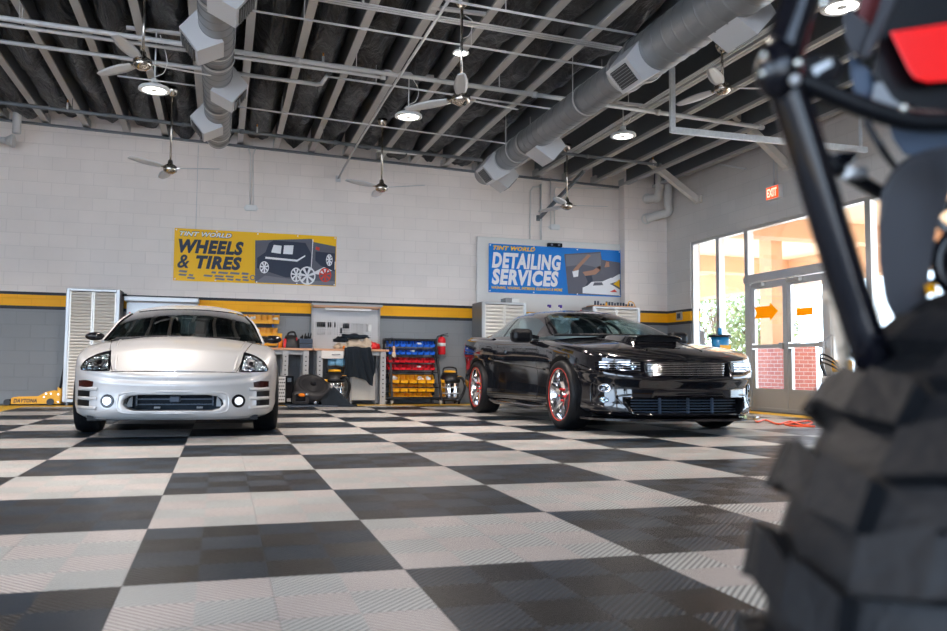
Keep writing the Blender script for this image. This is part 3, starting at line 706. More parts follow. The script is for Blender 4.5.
# wheels & tires lettering positions from the photo
for s,(u0,v0,u1,v1) in (('WHEELS',(.025,.53,.415,.80)),('TIRES',(.13,.24,.405,.50)),('&',(.022,.24,.092,.50))):
    a=U(u0,v0); c=U(u1,v1); text_mb(b,s,(a[0],a[1],c[0],c[1]),yt,.003,.22,.055 if s!='&' else .02)
P('lettering',b,'ban_dark',t)
b=MB(); a=U(.03,.86); c=U(.34,.945); text_mb(b,'TINT WORLD',(a[0],a[1],c[0],c[1]),yt-.002,.003,.3,.03); P('shop_name',b,'ban_white',t,'white shop lettering with dark outline')
b=MB(); a=U(.028,.85); c=U(.343,.955); text_mb(b,'TINT WORLD',(a[0],a[1],c[0],c[1]),yt,.002,.3,.055); P('shop_name_outline',b,'ban_dark',t)
b=MB(); rd=random.Random(5)
for row,v in enumerate((.165,.10,.045)):
    u=.03
    while u<.455:
        ww=rd.uniform(.025,.06); hh=.035 if row else .04
        if rd.random()<.85:
            q=[U(u,v),U(u+ww,v-.01),U(u+ww+.006,v+hh-.01),U(u+.006,v+hh)]; b.prism(q,(yt-.001,yt),1)
        u+=ww+.014
b.lathe([(.028,0),(.045,0),(.045,.003),(.028,.003)],(x0+w*.475,yt-.003,z0+h*.11),(0,1,0),18,closed=True)
P('small_print',b,'ban_grey',t)
# picture panel
b=MB(); ph=[U(.49,.02),U(.995,-.0+.01),U(.995,.80),U(.845,.87),U(.84,.93),U(.485,.84)]
banner_poly(b,yt,ph,0); b.mi=1
banner_poly(b,yt-.001,[U(.49,.02),U(.995,.01),U(.995,.10),U(.8,.09),U(.55,.16)],4); banner_poly(b,yt-.0012,[U(.84,.24),U(.995,.50),U(.995,.34),U(.90,.22)],1)
banner_poly(b,yt-.002,[U(.50,.30),U(.52,.28),U(.68,.14),U(.78,.16),U(.83,.34),U(.84,.62),U(.80,.84),U(.60,.86),U(.57,.80),U(.55,.62),U(.50,.50)],2)  # dark vehicle
banner_poly(b,yt-.003,[U(.585,.62),U(.645,.60),U(.65,.76),U(.60,.77)],1); banner_poly(b,yt-.003,[U(.66,.60),U(.72,.60),U(.725,.78),U(.665,.77)],1)
banner_poly(b,yt-.003,[U(.55,.53),U(.75,.50),U(.80,.60),U(.80,.57),U(.75,.46),U(.55,.49)],1)
banner_poly(b,yt-.002,[U(.865,.68),U(.99,.66),U(.99,.30),U(.90,.40),U(.865,.50)],2)
banner_poly(b,yt-.003,[U(.865,.72),U(.89,.70),U(.892,.76),U(.868,.78)],3)
banner_poly(b,yt-.003,[U(.838,.30),U(.842,.30),U(.85,.92),U(.845,.92)],1)
P('picture',b,['ban_mid','ban_white','ban_dark','ban_red','ban_grey'],t)
def ringw(u,v,r,mi,sx=1):
    b=MB(); c=U(u,v); y_=yt-.006
    for k in range(28):
        a0,a1=2*PI*k/28,2*PI*(k+1)/28
        q=[(c[0]+math.cos(a)*rr*sx,c[1]+math.sin(a)*rr) for a,rr in ((a0,r),(a1,r),(a1,r*.84),(a0,r*.84))]; b.prism(q,(y_-.001,y_),1)
    for k in range(7):
        a=2*PI*k/7+.3; d=(math.cos(a),math.sin(a)); n=(-d[1]*.1*r,d[0]*.1*r)
        b.prism([(c[0]+n[0]*.6,c[1]+n[1]*.6),(c[0]-n[0]*.6,c[1]-n[1]*.6),(c[0]+d[0]*r*.86*sx-n[0]*1.5,c[1]+d[1]*r*.86-n[1]*1.5),(c[0]+d[0]*r*.86*sx+n[0]*1.5,c[1]+d[1]*r*.86+n[1]*1.5)],(y_-.001,y_),1)
    return b
for u,v,r,m,sx in ((.545,.32,.10,'ban_white',.75),(.745,.20,.12,'ban_white',.75),(.815,.19,.155,'ban_white',.9),(.93,.22,.12,'ban_red',.85),(.955,.52,.10,'ban_white',.55)):
    P('pictured_wheel',ringw(u,v,r,0,sx),m,t)
b=MB()
for u in (.01,.25,.5,.75,.99):
    for v in (.03,.97): c=U(u,v); b.cyl((c[0],yt-.004,c[1]),(c[0],yt+.002,c[1]),.012,12)
P('grommets',b,'ban_white',t)
# --- white wall panel and blue banner
px0,px1,pz0,pz1=4.31,7.13,1.62,2.94
b=MB(); b.bb(px0,px1,D-.05,D,pz0,pz1,.01); TM('wall_panel','large white panel on the back wall behind the blue banner','panel',b,'white_paint',(px0,D,pz0))
c=hit(555,245,1,D-.1); b=MB(); b.bb(c.x-.14,c.x+.14,D-.12,D-.05,c.z-.035,c.z+.035,.01); b.mi=1; b.cyl((c.x-.07,D-.125,c.z),(c.x-.07,D-.115,c.z),.022,12); b.cyl((c.x+.07,D-.125,c.z),(c.x+.07,D-.115,c.z),.022,12)
TM('sensor_bar','small black sensor box on the top edge of the white panel','sensor',b,['black_plastic','ban_grey'],(c.x,D-.1,c.z))
x0,x1,z0,z1=4.525,7.12,1.95,2.82; y=D-.062; w=x1-x0; h=z1-z0; yt=y-.006
t=T('blue_banner','blue wall banner about detailing services with pictures of hands and a silver car','banner',(5.8,D-.05,2.4))
P('vinyl_sheet',sheet(x0,x1,z0,z1,y),'ban_blue',t)
b=MB()
for s,(u0,v0,u1,v1) in (('DETAILING',(.022,.50,.535,.83)),('SERVICES',(.022,.16,.515,.49))):
    a=U(u0,v0); c=U(u1,v1); text_mb(b,s,(a[0],a[1],c[0],c[1]),yt,.003,.15,.05)
P('lettering',b,'ban_white',t,'bold white lettering')
b=MB(); a=U(.03,.875); c=U(.34,.965); text_mb(b,'TINT WORLD',(a[0],a[1],c[0],c[1]),yt,.003,.3,.045)
a=U(.02,.065); c=U(.545,.13); text_mb(b,'WASHING, WAXING, INTERIOR CLEANING & MORE',(a[0],a[1],c[0],c[1]),yt,.003,.15,.03)
P('yellow_lettering',b,'ban_yellow',t,'small yellow lettering')
b=MB()
banner_poly(b,yt,[U(.59,.03),U(.995,.02),U(.995,.74),U(.85,.78),U(.84,.95),U(.56,.86)],0)
banner_poly(b,yt-.001,[U(.575,.60),U(.70,.66),U(.84,.60),U(.84,.92),U(.57,.84)],1)
banner_poly(b,yt-.002,[U(.625,.52),U(.64,.58),U(.74,.88),U(.765,.86),U(.68,.60),U(.655,.50)],2)     # forearm
banner_poly(b,yt-.002,[U(.70,.50),U(.72,.42),U(.80,.46),U(.84,.56),U(.84,.66),U(.78,.55)],2)
banner_poly(b,yt-.003,[U(.62,.50),U(.67,.54),U(.665,.40),U(.63,.38)],3); banner_poly(b,yt-.002,[U(.80,.90),U(.84,.93),U(.845,.56),U(.79,.62)],1)
banner_poly(b,yt-.001,[U(.70,.10),U(.74,.30),U(.72,.42),U(.77,.44),U(.79,.20),U(.78,.06)],4)
banner_poly(b,yt-.002,[U(.86,.46),U(.88,.70),U(.92,.74),U(.95,.60),U(.98,.58),U(.99,.50),U(.93,.40)],0)
banner_poly(b,yt-.003,[U(.87,.62),U(.885,.75),U(.905,.74),U(.91,.64)],2)
banner_poly(b,yt-.002,[U(.70,.05),U(.99,.03),U(.99,.16),U(.93,.25),U(.87,.32),U(.77,.30),U(.74,.22),U(.70,.17)],3)
banner_poly(b,yt-.003,[U(.78,.22),U(.86,.24),U(.85,.30),U(.79,.29)],0); banner_poly(b,yt-.003,[U(.91,.10),U(.95,.16),U(.97,.10)],5)
banner_poly(b,yt-.003,[U(.94,.27),U(.99,.38),U(.99,.20)],6); banner_poly(b,yt-.001,[U(.84,.30),U(.995,.50),U(.995,.36),U(.90,.26)],3)
P('picture',b,['ban_mid','ban_grey','skin_print','ban_white','ban_dark','ban_red','ban_yellow'],t)
b=MB()
for u in (.01,.33,.66,.99):
    for v in (.03,.97): c=U(u,v); b.cyl((c[0],yt-.004,c[1]),(c[0],yt+.002,c[1]),.012,12)
P('grommets',b,'ban_white',t)
# ================================================================== cabinets
def louvre_cab(lab,x0,x1,y0,y1,z0,z1,n,top=None):
    t=T('roller_cabinet',lab,'cabinet',((x0+x1)/2,y0,0))
    b=MB(); f=.05; b.bb(x0,x0+.02,y0+.02,y1,z0,z1); b.bb(x1-.02,x1,y0+.02,y1,z0,z1); b.bb(x0,x1,y1-.02,y1,z0,z1); b.bb(x0,x1,y0+.02,y1,z1-.02,z1); b.bb(x0,x1,y0+.02,y1,z0,z0+.02); P('body',b,'cab_side',t)
    b=MB(); b.bb(x0,x0+f,y0-.02,y0+.02,z0,z1,.006); b.bb(x1-f,x1,y0-.02,y0+.02,z0,z1,.006); b.bb(x0+f,x1-f,y0-.02,y0+.02,z1-f*.8,z1,.006); b.bb(x0+f,x1-f,y0-.02,y0+.02,z0,z0+.04); P('front_frame',b,'cab_frame',t)
    xm=(x0+x1)/2
    for a,c in ((x0+f,xm-.004),(xm+.004,x1-f)):
        b=MB(); zz=z0+.045; st=(z1-.045-zz)/n; G=[]
        for i in range(n):
            zb=zz+i*st; G+= [(y0+.018,zb),(y0-.002,zb+st*.12),(y0-.008,zb+st*.5),(y0-.002,zb+st*.85),(y0+.012,zb+st*.97)]
        b.grid([[(a,yy,z_) for yy,z_ in G],[(c,yy,z_) for yy,z_ in G]],False); b.bb(a-.001,a+.02,y0-.008,y0+.02,zz,z1-.045); b.bb(c-.02,c+.001,y0-.008,y0+.02,zz,z1-.045)
        o=P('louvred_door',b,'cab_white',t)
    b=MB()
    for xx in (x0+.06,x1-.06):
        for yy in (y0+.05,y1-.06): b.cyl((xx,yy,0),(xx,yy,z0),.02,10); b.cyl((xx,yy,0),(xx,yy,.01),.03,10)
    if z0>.01: P('foot',b,'cab_frame',t)
    else: b.b.free()
    return t
louvre_cab('tall white louvred double door cabinet behind the left side of the silver car',-2.23,-1.49,12.78,13.27,.05,1.73,34)
a=W(482,304,12.68)[0]; c=W(526,304,12.68)[0]
louvre_cab('white louvred cabinet with dark side standing behind the rear of the black car',a,c,12.68,13.22,.03,1.73,26)
a2=W(591,305,12.68)[0]; c2=W(638,307,12.68)[0]
louvre_cab('white louvred cabinet behind the black car windshield near the room corner',a2,c2,12.62,13.05,.03,1.71,26)
p=W(510,301,12.9); b=MB(); b.bb(p[0]-.12,p[0]+.13,12.8,13.05,1.73,1.82,.01); b.mi=1; b.bb(p[0]+.0,p[0]+.131,12.795,12.9,1.74,1.815); TM('storage_box','small grey box lying on top of the louvred cabinet behind the black car','box',b,['cab_side','label_white'],(p[0],12.9,1.73))
p=W(615,303,12.85); t=T('tool_tray','tray of dark bottles and tools on top of the cabinet in the room corner','tray',(p[0],12.85,1.71))
b=MB(); b.bb(a2+.05,c2-.05,12.65,12.98,1.71,1.735); P('tray',b,'wood',t); b=MB()
rd=random.Random(2)
for i in range(14):
    xx=a2+.1+i*(c2-a2-.2)/13; b.cyl((xx,12.72,1.736),(xx,12.72,1.736+rd.uniform(.03,.08)),.018,8)
P('bottles',b,'tool_blue',t); b=MB(); b.tube([(c2-.2,12.7,1.735),(c2-.16,12.7,1.82),(c2-.08,12.7,1.80),(c2-.05,12.7,1.735)],.008,6); b.cyl((a2+.3,12.69,1.736),(a2+.3,12.69,1.79),.016,8); P('yellow_tool',b,'yellow',t)
# bench behind the black car with bottles on it
b=MB(); sx0,sx1=c+.05,a2-.06; t=T('work_counter','low counter behind the black car carrying purple bottles','workbench',((sx0+sx1)/2,13,0))
b.bb(sx0,sx1,12.75,13.2,1.47,1.50); P('counter_top',b,'cab_frame',t); b=MB(); b.bb(sx0+.02,sx1-.02,12.8,13.18,0,1.47); P('counter_body',b,'cab_side',t)
for px,py,lab in ((550,315,'purple topped spray bottle left of its twin behind the black car roof'),(561,315,'purple topped spray bottle just right of its twin behind the black car roof')):
    p=W(px,py,12.9); b=MB(); zz=1.50; b.lathe([(0,0),(.04,0),(.042,.1),(.015,.16),(.015,.18),(0,.18)],(p[0],12.9,zz),(0,0,1),16); b.mi=1; b.cyl((p[0],12.9,zz+.18),(p[0],12.9,zz+.21),.02,10); b.bb(p[0]-.05,p[0]+.02,12.885,12.915,zz+.2,zz+.235,.006)
    TM('spray_bottle',lab,'bottle',b,['label_white','purple'],(p[0],12.9,zz))
p=W(582,315,12.9); b=MB(); b.bb(p[0]-.06,p[0]+.06,12.85,12.95,1.50,1.63,.01); b.cyl((p[0]-.02,12.9,1.63),(p[0]-.02,12.9,1.66),.015,8); TM('red_can','small red can on the counter behind the black car roof','can',b,'red_plastic',(p[0],12.9,1.5))
p=W(532,315,12.9); b=MB(); b.bb(p[0]-.08,p[0]+.1,12.85,12.98,1.50,1.575,.01); TM('storage_box','flat white box on the counter right of the louvred cabinet','box',b,'label_white',(p[0],12.9,1.5))
# hutch behind the silver car
t=T('wall_hutch','grey topped peg panel hutch mostly hidden behind the silver car','shelf',(-.9,D,0))
b=MB(); b.bb(-1.46,-.36,13.0,D,1.585,1.66,.01); P('hutch_top',b,'cab_frame',t); b=MB(); b.bb(-1.44,-.38,13.22,13.25,.92,1.585); P('peg_panel',b,'cab_frame',t)
b=MB(); 
for k in range(4): b.bb(-1.40+k*.1,-1.37+k*.1,13.17,13.21,1.25,1.42,.008)
P('hanging_tool',b,'red_plastic',t,'red handled tools')
c=hit(124,301,1,13.1); b=MB(); b.cyl((c.x,13.1,1.66),(c.x,13.1,1.70),.04,14); TM('tape_roll','small dark roll on top of the grey hutch','tape',b,'tool_black',(c.x,13.1,1.66))
# ================================================================== workbenches
BZ=.895; BY=12.72
def bench(lab,x0,x1,legs):
    t=T('workbench',lab,'workbench',((x0+x1)/2,BY,0))
    b=MB(); b.bb(x0,x1,BY,13.27,BZ-.035,BZ,.006); P('worktop',b,'wood',t,'reddish wooden top')
    b=MB(); b.bb(x0+.05,x1-.05,BY+.06,BY+.09,BZ-.10,BZ-.036); b.bb(x0+.05,x1-.05,13.2,13.23,BZ-.10,BZ-.036); b.bb(x0+.08,x1-.08,13.2,13.22,.14,.2); P('apron',b,'steel_leg',t)
    for lx in legs:
        for yy in (BY+.05,13.2):
            b=MB(); b.bb(lx-.045,lx+.045,yy-.03,yy+.03,.012,BZ-.036); b.bb(lx-.055,lx+.055,yy-.04,yy+.04,.0,.012)
            b.mi=1
            for q in range(10):
                if yy<13: b.bb(lx-.012,lx+.012,yy-.032,yy-.0295,.12+q*.07,.135+q*.07)
            P('leg',b,['steel_leg','tool_black'],t)
    return t
bench('long wooden topped workbench running behind the silver car under the yellow bins',-1.42,1.40,(-1.34,0.0,.98,1.30))
PB2=bench('wooden topped workbench under the grey pegboard',1.42,2.64,(1.52,2.55))
# pegboard
x0,z1=W(311,311); x1=W(379,311)[0]
t=T('pegboard','grey pegboard with hand tools and a lit shelf lip above the workbench','pegboard',((x0+x1)/2,D,1.2))
m=mk('peg_grey',(.42,.42,.43),.45); n=NT(m); g=n.n('NewGeometry'); s=n.n('SeparateXYZ'); n.l(g.outputs['Position'],s.inputs[0])
fx=n.math('SUBTRACT',n.math('FLOORED_MODULO',s.outputs[0],.04),.02); fz=n.math('SUBTRACT',n.math('FLOORED_MODULO',s.outputs[2],.04),.02)
rr=n.math('SQRT',n.math('ADD',n.math('MULTIPLY',fx,fx),n.math('MULTIPLY',fz,fz))); n.l(n.mix(n.mr(rr,.007,.011),(.15,.15,.16),(.66,.65,.65)),n.b.inputs['Base Color'])
b=MB(); b.bb(x0,x1,13.23,13.26,.90,1.58); P('peg_sheet',b,'peg_grey',t)
b=MB(); b.bb(x0-.0,x0+.02,13.18,13.28,.90,1.6); b.bb(x1-.02,x1,13.18,13.28,.90,1.6); b.bb(x0-.01,x1+.01,13.02,13.28,1.615,1.645); P('hutch_frame',b,'steel_leg',t)
b=MB(); b.bb(x0+.01,x1-.02,13.03,13.2,1.585,1.612); P('wood_shelf',b,'wood',t)
b=MB(); b.bb(x0+.2,x1-.18,13.05,13.12,1.535,1.575,.01); P('strip_light',b,'label_white',t,'long white strip light')
def peg(px): return W(px,325,13.2)[0]
def hz(py): return W(340,py,13.2)[1]
i=0
for px in (317.6,319.5,321.5,323.2,324.7,328.5,330.7,335,343.8,345.6,347,348.5):
    b=MB(); X=peg(px); zt=hz(322.3 if px<340 else 323.3); hl=.085
    b.lathe([(0,0),(.011,.003),(.013,hl*.4),(.010,hl*.8),(.012,hl),(0,hl+.004)],(X,13.205,zt-hl),(0,0,1),10); b.mi=1; b.cyl((X,13.205,zt-hl-.13),(X,13.205,zt-hl),.0035,6)
    TM('screwdriver','black handled screwdriver hanging in a row on the grey pegboard','screwdriver',b,['tool_black','steel_leg'],(X,13.2,zt),'screwdrivers on the pegboard'); 
b=MB(); X=peg(341.2); zt=hz(328); b.bb(X-.014,X+.014,13.19,13.22,zt-.09,zt,.005); b.mi=1; b.cyl((X,13.205,zt-.14),(X,13.205,zt-.09),.005,6); TM('chisel','short black handled tool hanging lower than its neighbours on the pegboard','tool',b,['tool_black','steel_leg'],(X,13.2,zt))
for px,L in ((354,.22),(357.3,.22),(360.5,.21),(363,.2),(367,.12)):
    b=MB(); X=peg(px); zt=hz(323.5); b.bb(X-.006,X+.006,13.2,13.212,zt-L,zt); b.lathe([(.008,-.004),(.016,-.004),(.016,.004),(.008,.004)],(X,13.206,zt),(0,1,0),12,closed=True); b.cyl((X,13.206,zt-L-.005),(X,13.206,zt-L+.01),.014,8)
    TM('wrench','slim steel wrench hanging on the right half of the pegboard','wrench',b,'steel_leg',(X,13.2,zt),'wrenches on the pegboard')
p=W(369.5,328,13.2); b=MB(); b.bb(p[0]-.025,p[0]+.025,13.19,13.225,p[1]-.06,p[1]+.05,.004); TM('white_card','small white card hanging on the right of the pegboard','card',b,'label_white',(p[0],13.2,p[1]))
# ------------------------------------------------------------------ parts bins
def binmesh(w,d,h):
    """open front hopper bin, local origin at back bottom centre, opening towards -y"""
    b=MB(); t=.006; hf=h*.42
    prof=[(0,0),(-d,0),(-d-.008,hf),(-d*.72,h*.5),(-d*.5,h),(0,h)]
    for s in (-1,1):
        x=s*(w/2-t/2); b.prism([(p[0],p[1]) for p in prof],(x-t/2,x+t/2),0)
    b.bb(-w/2+t,w/2-t,-d,0,0,t); b.bb(-w/2+t,w/2-t,-t,0,t,h); b.box((0,-d-.002,hf/2),(w-2*t,t,hf)); b.bb(-w/2-.0,w/2+.0,-d-.014,-d,hf-.008,hf)
    for v in b.b.verts:
        if v.co.z<h*.2: v.co.x*=.86
    return b
def bins(kind,matn,w,d,h,spots,lab,grp,fill=None):
    me=fin(binmesh(w,d,h),matn,kind)
    for i,(x,y,z) in enumerate(spots):
        o=bpy.data.objects.new(kind,me); link(o); o.location=(x,y,z); o['label']=lab(i,len(spots)) if callable(lab) else lab; o['category']='bin'
        o['group']=grp
        if fill and i in fill:
            b=MB(); rd=random.Random(i*7+3)
            for q in range(7): b.box((x+rd.uniform(-w*.3,w*.3),y-d*.5+rd.uniform(-.02,.02),z+h*.35+rd.uniform(0,h*.35)),(.045,.035,.03),rot=Matrix.Rotation(rd.uniform(0,3),3,(1,.4,.7)))
            TM('bin_contents','small pale parts in the %s'%(fill[i]),'parts',b,['label_white'],(x,y,z+.02))
# wall rack with yellow bins
t=T('bin_rail_panel','dark rail panel on the wall holding rows of yellow bins behind the silver car','rack',(.4,D,1.1))
b=MB(); b.bb(-.15,.80,D-.03,D,.93,1.475); 
for zz in (1.36,1.15,.98): b.bb(-.15,.80,D-.06,D-.03,zz,zz+.03)
P('rail_panel',b,'tool_black',t); b=MB(); b.bb(.79,.82,D-.05,D,1.25,1.45,.004); P('blue_end_label',b,'bin_blue',t)
zr1=1.29; zr2=1.09; zr3=.93
xsb=[W(px,320,13.1)[0] for px in (243.8,252.3,258.6,264.5,270.5,275.9)]
bins('parts_bin','bin_yellow',.118,.16,.15,[(x,D-.06,zr1) for x in xsb],'yellow hopper bin in the upper row on the wall behind the silver car','upper yellow wall bins',{1:'yellow upper wall bin, second from left',5:'yellow upper wall bin at the right end'})
xsb=[W(px,330,13.1)[0] for px in (249,256.5,262.2,268.5,274.2)]
bins('parts_bin','bin_yellow',.112,.16,.14,[(x,D-.06,zr2) for x in xsb],'yellow hopper bin in the second row on the wall behind the silver car','second row of yellow wall bins',{1:'yellow wall bin beside the silver car'})
xsb=[W(px,340,13.1)[0] for px in (262.2,268.5,274.2)]
bins('parts_bin','bin_yellow',.112,.16,.10,[(x,D-.06,.935) for x in xsb],'yellow hopper bin in the lowest row just above the bench behind the mirror','lowest yellow wall bins')
# ------------------------------------------------------------------ things on the long bench
p=W(280.5,346,12.95); zz=BZ
b=MB(); b.lathe([(0,0),(.035,0),(.037,.12),(.015,.17),(.015,.19),(0,.19)],(p[0],12.95,zz),(0,0,1),16); b.mi=1; b.bb(p[0]-.05,p[0]+.022,12.935,12.965,zz+.19,zz+.235,.006); b.cyl((p[0],12.95,zz+.17),(p[0],12.95,zz+.2),.02,10)
TM('spray_bottle','orange spray bottle with yellow head on the bench beside the black bag','bottle',b,['orange_lens','yellow'],(p[0],12.95,zz))
x0=W(284,346,12.9)[0]; x1=W(298.5,346,12.9)[0]
t=T('tool_bag','black tool bag with red side trim on the workbench','bag',((x0+x1)/2,12.95,zz))
b=MB(); G=[]
for i in range(9):
    v=i/8; hw=(x1-x0)/2*(1-.18*v**3); hd=.13*(1-.5*v**2); z_=zz+.20*v; G.append([((x0+x1)/2+math.copysign(abs(math.cos(a))**.5,math.cos(a))*hw,12.95+math.copysign(abs(math.sin(a))**.5,math.sin(a))*hd,z_+.012*math.sin(3*a)*v) for a in [2*PI*k/20 for k in range(20)]])
b.grid(G,True,True); b._f(b.b.verts[-20:] if 0 else [v for v in b.b.verts][-20:]); P('bag_body',b,'tool_black',t)
b=MB(); b.tube([(x0+.05,12.95,zz+.19),(x0+.08,12.95,zz+.25),(x1-.07,12.95,zz+.26),(x1-.04,12.95,zz+.19)],.016,8); P('carry_handle',b,'tool_black',t)
b=MB(); b.bb(x0-.012,x0+.03,12.84,12.9,zz+.005,zz+.15,.005); b.bb(x1-.045,x1-.03,12.815,12.83,zz+.12,zz+.17,.004); P('red_trim',b,'red_plastic',t,'red trim')
x0=W(298.8,346,12.9)[0]+.005; x1=W(312,346,12.9)[0]
t=T('tool_box','blue grey open tool box with tools sticking out beside the black bag','toolbox',((x0+x1)/2,12.95,zz))
b=MB(); b.bb(x0,x1,12.83,13.07,zz,zz+.075,.006); b.bb(x0-.004,x1+.004,12.825,13.075,zz+.08,zz+.155,.006); P('box_body',b,'tool_blue',t)
b=MB(); rd=random.Random(4)
for i in range(9): xx=x0+.03+i*(x1-x0-.06)/8; b.cyl((xx,12.9+.05*(i%3),zz+.14),(xx+rd.uniform(-.02,.02),12.9,zz+.15+rd.uniform(.03,.11)),.011,8)
P('tools',b,'tool_black',t)
# drawer under pegboard bench
x0=W(321.5,350,BY)[0]; x1=W(343.5,350,BY)[0]
b=MB(); b.bb(x0,x1,BY+.01,13.15,.735,.86,.006); b.bb(x0,x1,BY-.008,BY+.01,.735,.858,.005); q=P('drawer',b,'white_paint',PB2,'cream drawer under the worktop'); b=MB(); b.tube([((x0+x1)/2-.01,BY-.008,.80),((x0+x1)/2-.01,BY-.03,.80),((x0+x1)/2+.12,BY-.03,.805),((x0+x1)/2+.12,BY-.008,.805)],.007,6,smooth=False); P('drawer_pull',b,'chrome',q)
# polishing pads / wool heap on the bench
def blob(mb,c,rx,ry,rz,seed,amp=.18,n=16):
    rd=random.Random(seed); ph=[rd.uniform(0,6) for _ in range(6)]; c=Vector(c); rows=[]
    for i in range(n//2+1):
        t=PI*i/(n//2); row=[]
        for j in range(n):
            a=2*PI*j/n; d=Vector((math.sin(t)*math.cos(a),math.sin(t)*math.sin(a),math.cos(t)))
            k=1+amp*(math.sin(3*d.x+ph[0])*math.sin(4*d.y+ph[1])+.5*math.sin(9*d.x+ph[2])+.4*math.sin(8*d.z+7*d.y+ph[3]))
            row.append(c+Vector((d.x*rx*k,d.y*ry*k,max(d.z*rz*k,-rz*.55))))
        rows.append(row)
    mb.grid(rows,True,True); return mb
for (px,py,w_,h_,mt,lab,s) in ((342,344.5,.10,.075,'buff_wool','beige wool polishing pad at the left of the heap on the bench',1),(356,341,.20,.12,'buff_wool','large beige fleece heap in the middle of the bench',2),(366,339,.11,.13,'buff_wool','upright beige wool pad at the right of the heap on the bench',3)):
    p=W(px,py,12.9); b=blob(MB(),(p[0],12.92,zz+h_*.45),w_,.13,h_*.8,s,.3,28); TM('polishing_pad',lab,'polishing pad',b,mt,(p[0],12.92,zz))
for (px,w_,h_,lab,s,z_) in ((341,.12,.05,'black cloth lying over the left beige pad',7,.14),(354,.20,.05,'black cloth on top of the beige fleece heap',8,.20)):
    p=W(px,340,12.86); b=blob(MB(),(p[0],12.90,zz+z_),w_,.12,h_,s,.3,24); TM('cloth',lab,'cloth',b,'dark_fabric',(p[0],12.9,zz+z_))
p=W(374,345,12.9); b=blob(MB(),(p[0],12.9,zz+.045),.085,.09,.07,11,.3,24); TM('cloth','crumpled red rag on the right end of the pegboard bench','cloth',b,'red_plastic',(p[0],12.9,zz))
p=W(344,346,12.76); b=MB(); b.cyl((p[0],12.76,zz),(p[0],12.76,zz+.05),.02,10); TM('bottle_cap_tool','small orange tool at the bench edge by the black towel','tool',b,'orange_lens',(p[0],12.76,zz))
# black towel draped over the bench edge
def zt_(py): return W(355,py,12.70)[1]
top=zz+.012; L=W(344.5,350,12.7)[0]; R_=W(371,350,12.7)[0]
bot=[(345,375),(349,377),(354,376.5),(360,378),(366,380),(370,384.5),(373,386),(374,377),(375.5,368)]
n=24; G=[]
def botp(s):
    k=s*(len(bot)-1); i=min(int(k),len(bot)-2); f=k-i; a,c=bot[i],bot[i+1]; return W(a[0]+(c[0]-a[0])*f,a[1]+(c[1]-a[1])*f,12.66)
for i in range(n*2+1):
    s=i/(n*2); col=[]
    bx,bz=botp(s); tx=L+(R_-L)*s
    for yy in (12.98,12.86,12.76): col.append((tx,yy,top+.012*math.sin(9*s+yy*20)+.02))
    for j in range(13):
        v=j/12; x_=tx+(bx-tx)*v**1.2; z_=top+(bz-top)*v; fold=.022*math.sin(s*26+v*2)*min(1,v*2+.2)+.012*math.sin(s*47+1)*v
        col.append((x_,12.695-fold-.01*v,z_))
    G.append(col)
b=MB(); b.grid(G); G2=[[(p[0],p[1]+.008,p[2]-.006) for p in c] for c in G]; b.grid(G2)
TM('towel','large black towel draped over the front edge of the pegboard bench','towel',b,'dark_fabric',((L+R_)/2,12.7,.9))
b=MB(); p=W(339,362,12.68); blob(b,(p[0],12.80,p[1]),.11,.07,.13,21,.35,24); b2=b; TM('cloth','light blue cloth hanging under the bench left of the black towel','cloth',b2,'blue_cloth',(p[0],12.8,p[1]))
# white board leaning under the bench
a=W(350,376,12.95); c_=W(375,399,12.95); b=MB(); b.bb(a[0],c_[0],12.95,12.98,.06,a[1]+.05,.006); b.mi=1; b.bb(a[0],a[0]+.03,12.94,12.99,.0,a[1]+.06); TM('metal_panel','pale metal panel standing under the pegboard bench behind the towel','panel',b,['cab_white','steel_leg'],(a[0],12.95,0))
# perforated black speaker / crate
x0=W(274,400,12.5)[0]; x1=W(285,400,12.5)[0]; x2=W(293.5,400,12.5)[0]; zt=W(284,376,12.5)[1]
t=T('perforated_box','black metal box with a perforated face on the floor beside the silver car','box',((x0+x2)/2,12.6,0))
b=MB(); b.bb(x0,x2,12.52,12.9,.03,zt,.008); P('box_body',b,'gloss_black',t)
b=MB(); b.bb(x0+.0,x1,12.505,12.52,.05,zt-.01); b.mi=1
for i in range(5):
    for j in range(7): 
        xx=x0+.025+i*(x1-x0-.05)/4+(.012 if j%2 else 0); b.cyl((xx,12.50,.09+j*(zt-.14)/6),(xx,12.506,.09+j*(zt-.14)/6),.011,10)
P('perforated_face',b,['pipe_grey','tool_black'],t)
b=MB(); b.bb(x1+.03,x2-.04,12.512,12.522,zt-.09,zt-.03); P('latch',b,'chrome',t,'bright latch'); b=MB(); b.bb(x1+.03,x2-.04,12.512,12.522,.06,.11); P('latch',b,'chrome',t,'bright latch')
